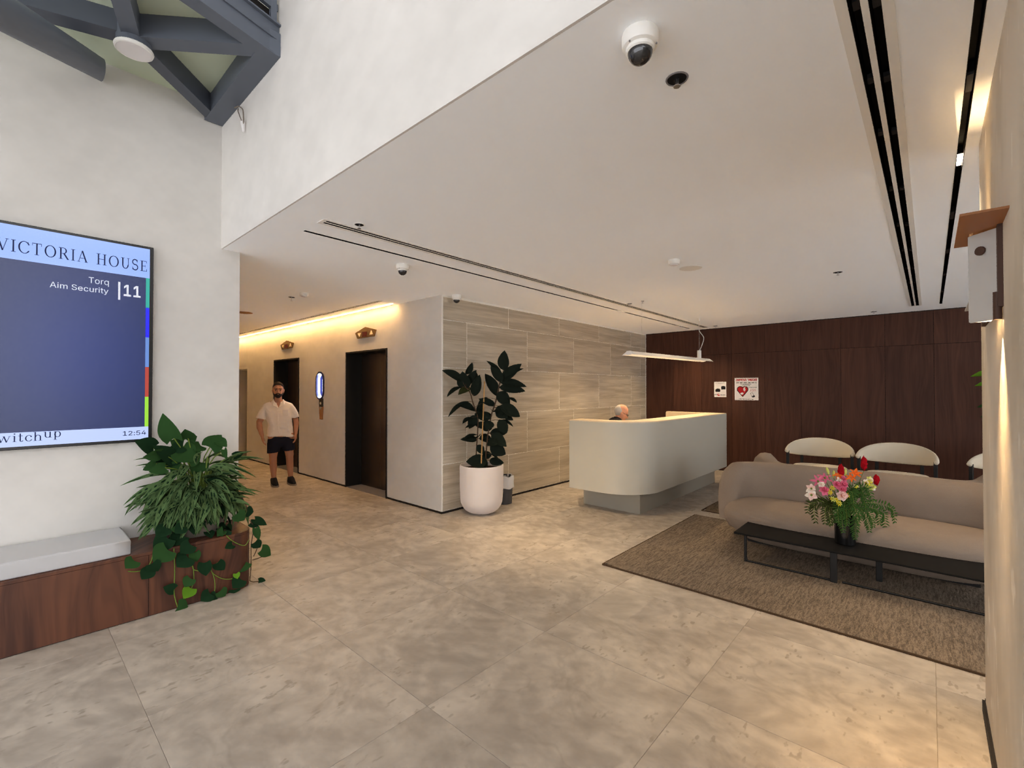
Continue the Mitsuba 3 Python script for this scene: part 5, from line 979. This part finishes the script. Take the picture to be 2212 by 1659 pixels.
sw = [hull(Qs, 'hl', 'hr', 'wl', 'wr'), hull(Qs, 'wl', 'wr', 'cl', 'cr'), hull(Qs, 'cl', 'cr', 'sl', 'sr'), hull(Qs, 'sl', 'sr', 'nb')] + [hull(Qs, 's' + a, 'e' + a) for a in 'lr'] + [hull(Qs, 'e' + a, 'v' + a) for a in 'lr']
obj(rec, 'sweater', fuse(sw, 0.02, 3), 'cloth_black', smooth=True, m=GM)
tr_ = m3.Manifold.batch_boolean([hull(Qs, 'hl', 'hr')] + [hull(Qs, 'h' + a, 'k' + a) for a in 'lr'] + [hull(Qs, 'k' + a, 'a' + a) for a in 'lr'], m3.OpType.Add).trim_by_plane([0, 0, 1], 0.12)
obj(rec, 'trousers', fuse([tr_], 0.025, 3), 'cloth_black', smooth=True, m=GM)
for y in (.145, -.145): obj(rec, 'shoe', fuse([m3.Manifold.batch_hull([m3.Manifold.sphere(.05, 14).translate([.38, y, .055]), m3.Manifold.sphere(.042, 14).translate([.53, y, .046])]).trim_by_plane([0, 0, 1], 0.006)], 0.02, 3), 'shoe_black', smooth=True, m=GM)
t = thing('office_chair', 'dark office chair behind the counter that the receptionist sits on', 'chair')
obj(t, 'seat', soft_box(-0.24, 0.24, -0.25, 0.25, 0.37, 0.445, 0.03), 'cloth_black', smooth=50, m=GM)
obj(t, 'backrest', soft_box(-0.27, -0.20, -0.22, 0.22, 0.52, 0.95, 0.03), 'cloth_black', smooth=50, m=GM)
obj(t, 'column', cat_([cyl((0, 0, 0.08), (0, 0, 0.37), 0.03), bx(-0.26, -0.22, -0.03, 0.03, 0.40, 0.60), bx(-0.26, 0.0, -0.03, 0.03, 0.36, 0.375)]), 'black_metal', m=GM)
obj(t, 'base', cat_([tube([(0, 0, 0.085), (0.27 * math.cos(q), 0.27 * math.sin(q), 0.06)], [0.025, 0.015], 8) for q in np.arange(5) * 2 * np.pi / 5] + [ico((0.27 * math.cos(q), 0.27 * math.sin(q), 0.028), 0.027, 1) for q in np.arange(5) * 2 * np.pi / 5]), 'black_metal', m=GM)
# ================================================================ vase and flowers on the coffee table
VC = np.array([-0.565, 5.03])
t = thing('vase', 'dark glossy cylinder vase full of flowers on the black coffee table', 'vase')
obj(t, 'body', lathe([(0.0, ZT + 0.0005), (0.074, ZT + 0.0005), (0.078, ZT + 0.006), (0.081, ZT + 0.24), (0.076, ZT + 0.242), (0.073, ZT + 0.02), (0.0, ZT + 0.018)], (*VC, 0), 48), 'vase_glass', smooth=35)
VT = np.array([VC[0], VC[1], ZT + 0.235])
rf = np.random.default_rng(11)
TOEYE = np.array([0.55, -0.80, 0.45])
def flower_stem(head):
    h_ = np.array(head); b = np.array([VC[0], VC[1], ZT + 0.03]) + np.array([*(rf.uniform(-.045, .045, 2)), 0]); m_ = VT + (h_ - VT) * np.array([.18, .18, .05]) * 1.0
    r_ = np.linalg.norm(m_[:2] - VC)
    if r_ > 0.055: m_[:2] = VC + (m_[:2] - VC) * 0.055 / r_
    return tube(bez([b, m_, (m_ * 0.45 + h_ * 0.55) + [0, 0, .015], h_ - [0, 0, .012]], 14), 0.0026, 6)
PET = {k: [blade_ply('oval', nl=6, nw=4, fold=0.25, droop=d, bsdf=k) for d in (0.45, -0.35, -0.9)] for k in ('petal_pink', 'petal_blush', 'petal_white', 'petal_orange', 'petal_red', 'petal_yellow', 'petal_lime')}
def flower(kind, head, label, group, pal, L=0.05, rings=((5, 0.5, 0), ), wid=0.55, face=None, core=None):
    t = thing(kind, label, 'flower', group)
    obj(t, 'stem', flower_stem(head), 'stem_green', smooth=True)
    f = np.array(face if face is not None else TOEYE + rf.normal(0, .25, 3)); f /= np.linalg.norm(f); a, b = frame_of(f); h_ = np.array(head)
    for n, el, cv in rings:
        off = rf.uniform(0, 6)
        for k in range(n):
            q = off + 2 * np.pi * k / n; d = (math.cos(q) * a + math.sin(q) * b) * math.cos(el) + f * math.sin(el); ll = L * rf.uniform(.9, 1.1) * (1 - 0.25 * max(0, el - 0.4))
            p = pal if isinstance(pal, str) else pal[int(rf.integers(len(pal)))]
            obj(t, 'petal', PET[p][cv], p, m=leaf_m(h_ + d * 0.004, h_ + d * ll, ll * wid, f - d * 0.3))
    if core: obj(t, 'centre', ico(h_ + f * 0.008, 0.009, 1), core, smooth=True)
    return t
for i, h_ in enumerate(LILY_WHITE): flower('white_lily', h_, ('white and pink flower at the far left of the bouquet, the upper one', 'white flower at the far left of the bouquet, the lower one')[i], None, ('petal_white', 'petal_blush'), 0.045, ((5, .25, 0), (4, .7, 1)), .8, core='stem_green')
for i, h_ in enumerate(LILY_PINK): flower('pink_lily', h_, ('pink lily with pointed petals above the left white flowers', 'pink lily below the slanting lime bud')[i], None, 'petal_pink', 0.06, ((6, .35, 0),), .36, core='stem_green')
for i, h_ in enumerate(CARN_WHITE): flower('white_carnation', h_, ('white carnation between the pink lily and the big pink rose', 'white carnation above the middle pink roses', 'small white carnation at the top of the pink roses')[i], None, 'petal_white', 0.03, ((6, .1, 0), (5, .6, 1), (4, 1.1, 1)), .9)
for i, h_ in enumerate(ROSE_PINK): flower('pink_rose', h_, ('big pink rose at the left of the bouquet', 'pink rose left of the middle of the bouquet', 'pink rose in the middle of the bouquet', 'pink rose right above the large blush rose', 'pink rose under the small white carnation')[i], None, 'petal_pink', 0.045 if i == 0 else 0.036, ((6, .15, 0), (5, .6, 1), (4, 1.05, 1), (3, 1.35, 2)), .95)
for h_ in ROSE_WHITE: flower('blush_rose', h_, 'large pale blush rose at the front of the bouquet', None, 'petal_blush', 0.046, ((6, .1, 0), (6, .6, 1), (5, 1.0, 1), (4, 1.3, 2)), .95, face=(0.5, -0.85, 0.25))
for i, h_ in enumerate(YELLOW): flower('yellow_filler_flower', np.array(h_), ('yellow filler flower left of the blush rose, the topmost of its cluster', 'yellow filler flower at the left edge of its cluster beside the blush rose', 'yellow filler flower in the middle of its cluster beside the blush rose', 'yellow filler flower lowest of its cluster, hanging over the green', 'small lone yellow filler flower right of the blush rose', 'yellow filler flower right of the big pink rose')[i], None, ('petal_yellow', 'petal_lime'), 0.026, ((8, .3, 0), (7, .8, 1)), .35)
for i, h_ in enumerate(BUD):
    t = thing('lily_bud', ('slanting lime lily bud at the upper left of the bouquet', 'upright lime lily bud between the red celosia and the orange lily', 'pale lime lily bud right of the slanting bud')[i], 'flower'); h_ = np.array(h_)
    obj(t, 'stem', flower_stem(h_ - [0, 0, .02]), 'stem_green', smooth=True)
    dd = np.array([-.25, -.1, 1.0]) if i == 0 else np.array([.02, 0, 1.0]); dd /= np.linalg.norm(dd)
    obj(t, 'bud', tube([h_ + dd * s for s in (-.032, -.02, 0, .02, .034)], [.003, .009, .0115, .009, .003], 10), 'petal_lime', smooth=True)
for i, h_ in enumerate(CELOSIA):
    t = thing('celosia', ('dark red celosia plume at the top of the bouquet, left of the orange lily', 'tall dark red celosia plume, highest of the bouquet', 'dark red celosia plume at the far right of the bouquet')[i], 'flower'); h_ = np.array(h_)
    obj(t, 'stem', flower_stem(h_ - [0, 0, .05]), 'stem_green', smooth=True)
    m_ = ico((0, 0, 0), 1.0, 4); v = m_.vertices; v = v * (1 + 1.0 * (meshkit.fbm(v * 4 + i * 7, 3) - 0.5)[:, None]); m_.vertices = v * np.array([.022, .022, .055 if i < 2 else .04]) + h_
    obj(t, 'plume', m_, 'petal_red', smooth=True)
for i, h_ in enumerate(LILY_ORANGE): flower('orange_lily', h_, ('large orange lily at the top of the bouquet', 'orange lily half hidden left of the red celosia', 'orange lily beside the large orange lily')[i], None, 'petal_orange', (0.062, .045, .045)[i], ((6, .75 if i == 0 else .4, 0),), .42, face=(0.35, -0.6, 0.75))
for i, h_ in enumerate(LISIANTHUS): flower('yellow_rose', h_, ('pale yellow flower right of the orange lily', 'pale yellow flower at the upper right of the bouquet', 'pale yellow flower below the right celosia', 'small pale yellow flower among the middle greens')[i], None, ('petal_lime', 'petal_yellow', 'petal_white'), 0.032 if i < 3 else .022, ((6, .2, 0), (5, .7, 1), (4, 1.1, 1)), .9)
# drooping feathery sprigs
SPRIG = {0: 'short drooping sprig hanging at the far left of the bouquet', 1: 'drooping sprig second from the left, below the lower white flower', 2: 'dark feathery sprig hanging left of the vase, the outer one', 3: 'dark feathery sprig hanging left of the vase, next to its rim', 4: 'feathery sprig hanging down the front left of the vase', 6: 'feathery sprig hanging down the front middle of the vase', 7: 'long sprig trailing down the right side of the vase almost to the table',
    9: 'feathery sprig hanging right of the vase, nearest to it', 10: 'feathery sprig second to the right of the vase', 11: 'feathery sprig third to the right of the vase', 12: 'sprig with a clustered tip hanging at the right of the bouquet', 13: 'thin sprig at the far right of the bouquet', 14: 'sprig under the pale yellow flowers at the right of the bouquet'}
LEAFLET = {k: blade_ply('lance', nl=4, nw=2, fold=0.1, droop=0.2, bsdf=k) for k in ('fern_leaf', 'fern_leaf_dark')}
EXTRA = [([-0.60, 4.93, 0.60], [-0.66, 4.86, 0.47]), ([-0.50, 4.93, 0.66], [-0.46, 4.92, 0.50]), ([-0.47, 5.05, 0.73], [-0.42, 5.06, 0.60]), ([-0.55, 4.93, 0.68], [-0.57, 4.89, 0.55]), ([-0.44, 5.08, 0.80], [-0.37, 5.10, 0.66]), ([-0.63, 4.95, 0.66], [-0.70, 4.90, 0.58])]
for i, (md, tip) in enumerate(list(zip(FERN_MID, FERN_TIP)) + EXTRA):
    md, tip = np.array(md), np.array(tip); kk = 'fern_leaf_dark' if i in (0, 1, 2, 3) else 'fern_leaf'
    t = thing('pepper_tree_sprig', 'feathery green sprig in the dense green middle of the bouquet', 'foliage', 'green sprigs of the bouquet')
    apex = (md + VT) / 2 + [0, 0, 0.05 + 0.05 * rf.uniform()]
    line = bez([VT - [0, 0, .12], VT + (apex - VT) * .3, apex, md, tip], 30)
    tip[2] = max(tip[2], ZT + 0.02)
    obj(t, 'stem', tube(line, 0.0018, 5), 'stem_green', smooth=True)
    dl = np.linalg.norm(np.diff(line, axis=0), axis=1).cumsum(); n_ = max(8, int((dl[-1] - dl[11]) / 0.011))
    lf = []
    base_m, _ = blade('lance', nl=3, nw=2, fold=0.1, droop=0.15)
    for k in range(n_):
        s_ = dl[11] + (dl[-1] - dl[11]) * (k + .5) / n_; j = min(28, int(np.searchsorted(dl, s_))); p = line[j + 1]; d = line[j + 1] - line[j]; d /= np.linalg.norm(d); sd = np.cross(d, TOEYE / np.linalg.norm(TOEYE)); sd /= np.linalg.norm(sd)
        LL = 0.048 * math.sin(np.pi * (0.12 + 0.8 * (k + .5) / n_)) + 0.008
        for sg in (1, -1):
            e = (sd * sg * 0.8 + d * 0.6 + rf.normal(0, .12, 3)); e /= np.linalg.norm(e); c = base_m.copy(); c.apply_transform(leaf_m(p, p + e * LL, 0.0095, TOEYE)); lf.append(c)
    obj(t, 'leaflets', cat_(lf), kk, smooth=True, kind='stuff')
    if i in SPRIG: labels[t] = {'label': SPRIG[i], 'category': 'foliage'}
# plant behind the column, only leaf tips showing
QC = np.array([1.05, 9.2])
t = thing('potted_plant', 'green leafy plant mostly hidden behind the column wall', 'plant')
obj(t, 'pot', lathe([(0, 0), (0.15, 0), (0.19, 0.4), (0.18, 0.41), (0.16, 0.36), (0, 0.35)], (*QC, 0), 36), 'pot_white', smooth=35)
stt = []
for k, (lx, ly, lz) in enumerate([(0.43, 9.17, 1.855), (0.47, 9.2, 1.72), (0.49, 9.15, 1.42), (0.52, 9.2, 1.28), (0.7, 9.1, 1.95), (0.8, 9.3, 1.6), (1.2, 9.1, 1.8), (1.4, 9.2, 1.5), (1.0, 9.4, 1.9), (0.62, 9.1, 1.58)]):
    tp_ = np.array([lx, ly, lz]); b = QC[0] + (lx - QC[0]) * .62, QC[1] + (ly - QC[1]) * .6, lz + 0.03; b = np.array(b)
    obj(t, 'leaf', HEART['heart_leaf_lime' if k < 2 else 'heart_leaf'], 'heart_leaf_lime' if k < 2 else 'heart_leaf', m=leaf_m(b, tp_, 0.11, (0.1, -0.8, 0.6)))
    stt.append(tube(bez([(*QC, 0.35), (QC[0] + (b[0] - QC[0]) * .3, QC[1], lz * .7), b], 8), 0.006, 6))
obj(t, 'stems', cat_(stt), 'stem_green')

# ================================================================ wall lamp on the column
t = thing('wall_lamp', 'white wall lamp with copper brown top plate on the column wall', 'lamp')
obj(t, 'top_plate', bx(0.082, XC, 2.215, 2.70, 2.248, 2.256), 'copper_brown', smooth=False)
fp = np.array([(0.186, 2.440), (0.118, 2.500)])
fz = [(1.909, 2.243), (1.906, 2.240)]
def quad_prism(a, b, th, z):
    d = (b - a) / np.linalg.norm(b - a); n = np.array([-d[1], d[0]]); n = n if n[1] > 0 else -n; V = []
    for (p, (z0, z1)) in ((a, z[0]), (b, z[1])):
        for o in (0, th):
            for zz in (z0, z1): V.append([p[0] + n[0] * o, p[1] + n[1] * o, zz])
    return trimesh.convex.convex_hull(np.array(V))
face = quad_prism(fp[0], fp[1], 0.008, fz)
hc = np.array([0.150, 2.472, 2.172]); hole = m3.Manifold.cylinder(0.12, 0.0165, 0.0165, 32, True)
obj(t, 'front_plate', face, 'sconce_grey', smooth=False)
nn_ = np.array([-0.060, -0.068]); nn_ /= np.linalg.norm(nn_)
obj(t, 'round_opening', cyl((hc[0] + nn_[0] * 0.004, hc[1] + nn_[1] * 0.004, hc[2]), (hc[0] + nn_[0] * 0.0105, hc[1] + nn_[1] * 0.0105, hc[2]), 0.0165, n=32), 'sconce_brown')
obj(t, 'side_plate', cat_([quad_prism(np.array([0.119, 2.506]), np.array([0.152, 3.14]), 0.004, [(1.909, 2.24), (2.02, 2.24)]), bx(0.152, 0.19, 3.136, 3.14, 2.02, 2.24), bx(0.14, 0.19, 2.70, 2.704, 2.03, 2.24), bx(0.13, 0.19, 2.62, 3.136, 2.03, 2.036)]), 'sconce_grey', smooth=False)
obj(t, 'back_plate', bx(0.186, XC, 2.405, 3.14, 1.95, 2.248), 'sconce_brown', smooth=False)
obj(t, 'spot_tube', cat_([trimesh.creation.annulus(0.010, 0.012, 0.10, transform=trimesh.transformations.translation_matrix([0.186, 2.425, 1.955]))]), 'sconce_brown')
obj(t, 'bulb', cyl((0.186, 2.425, 1.910), (0.186, 2.425, 1.914), 0.0095, n=16), 'paper_white', emitter=glow(45.0, WARM))
spot('wall_lamp_down_beam', (0.166, 2.45, 1.903), (0.170, 2.47, 0.0), 9.0, 28, 5, WARM)
obj(t, 'under_diffuser', trimesh.convex.convex_hull(np.array([(x, y, z) for x, y in ((0.126, 2.506), (0.182, 2.456), (0.182, 2.61), (0.13, 2.61)) for z in (1.918, 1.922)])), 'paper_white', smooth=False, emitter=glow(6.0, WARM))
obj(t, 'up_light', bx(0.155, 0.182, 2.76, 3.08, 2.04, 2.046), 'paper_white', smooth=False, emitter=glow(45.0, WARM))
spot('wall_lamp_up_beam', (0.152, 2.93, 2.06), (0.2, 2.93, 2.95), 3.5, 18, 3, WARM)
# ================================================================ lamps whose fittings lie in the ceiling slots
spot('spot_light', (0.134, 3.58, H - 0.01), (-0.15, 3.1, 0), 11.0, 42, 16)
spot('spot_light_001', (-3.685, 3.03, H - 0.01), (-3.1, 4.5, 0), 16.0, 32, 10)
spot('spot_light_002', (-3.685, 6.75, H - 0.01), (-3.3, 6.6, 0), 9.0, 60, 30)
spot('spot_light_003', (-3.685, 9.06, H - 0.01), (-3.4, 8.8, 0), 7.0, 60, 30)
spot('spot_light_004', (0.134, 5.87, H - 0.01), (0.2, 5.2, 0.4), 5.0, 36, 12)
spot('spot_light_005', (-3.685, 2.84, H - 0.01), (-4.1, 2.4, 0), 4.0, 50, 25)
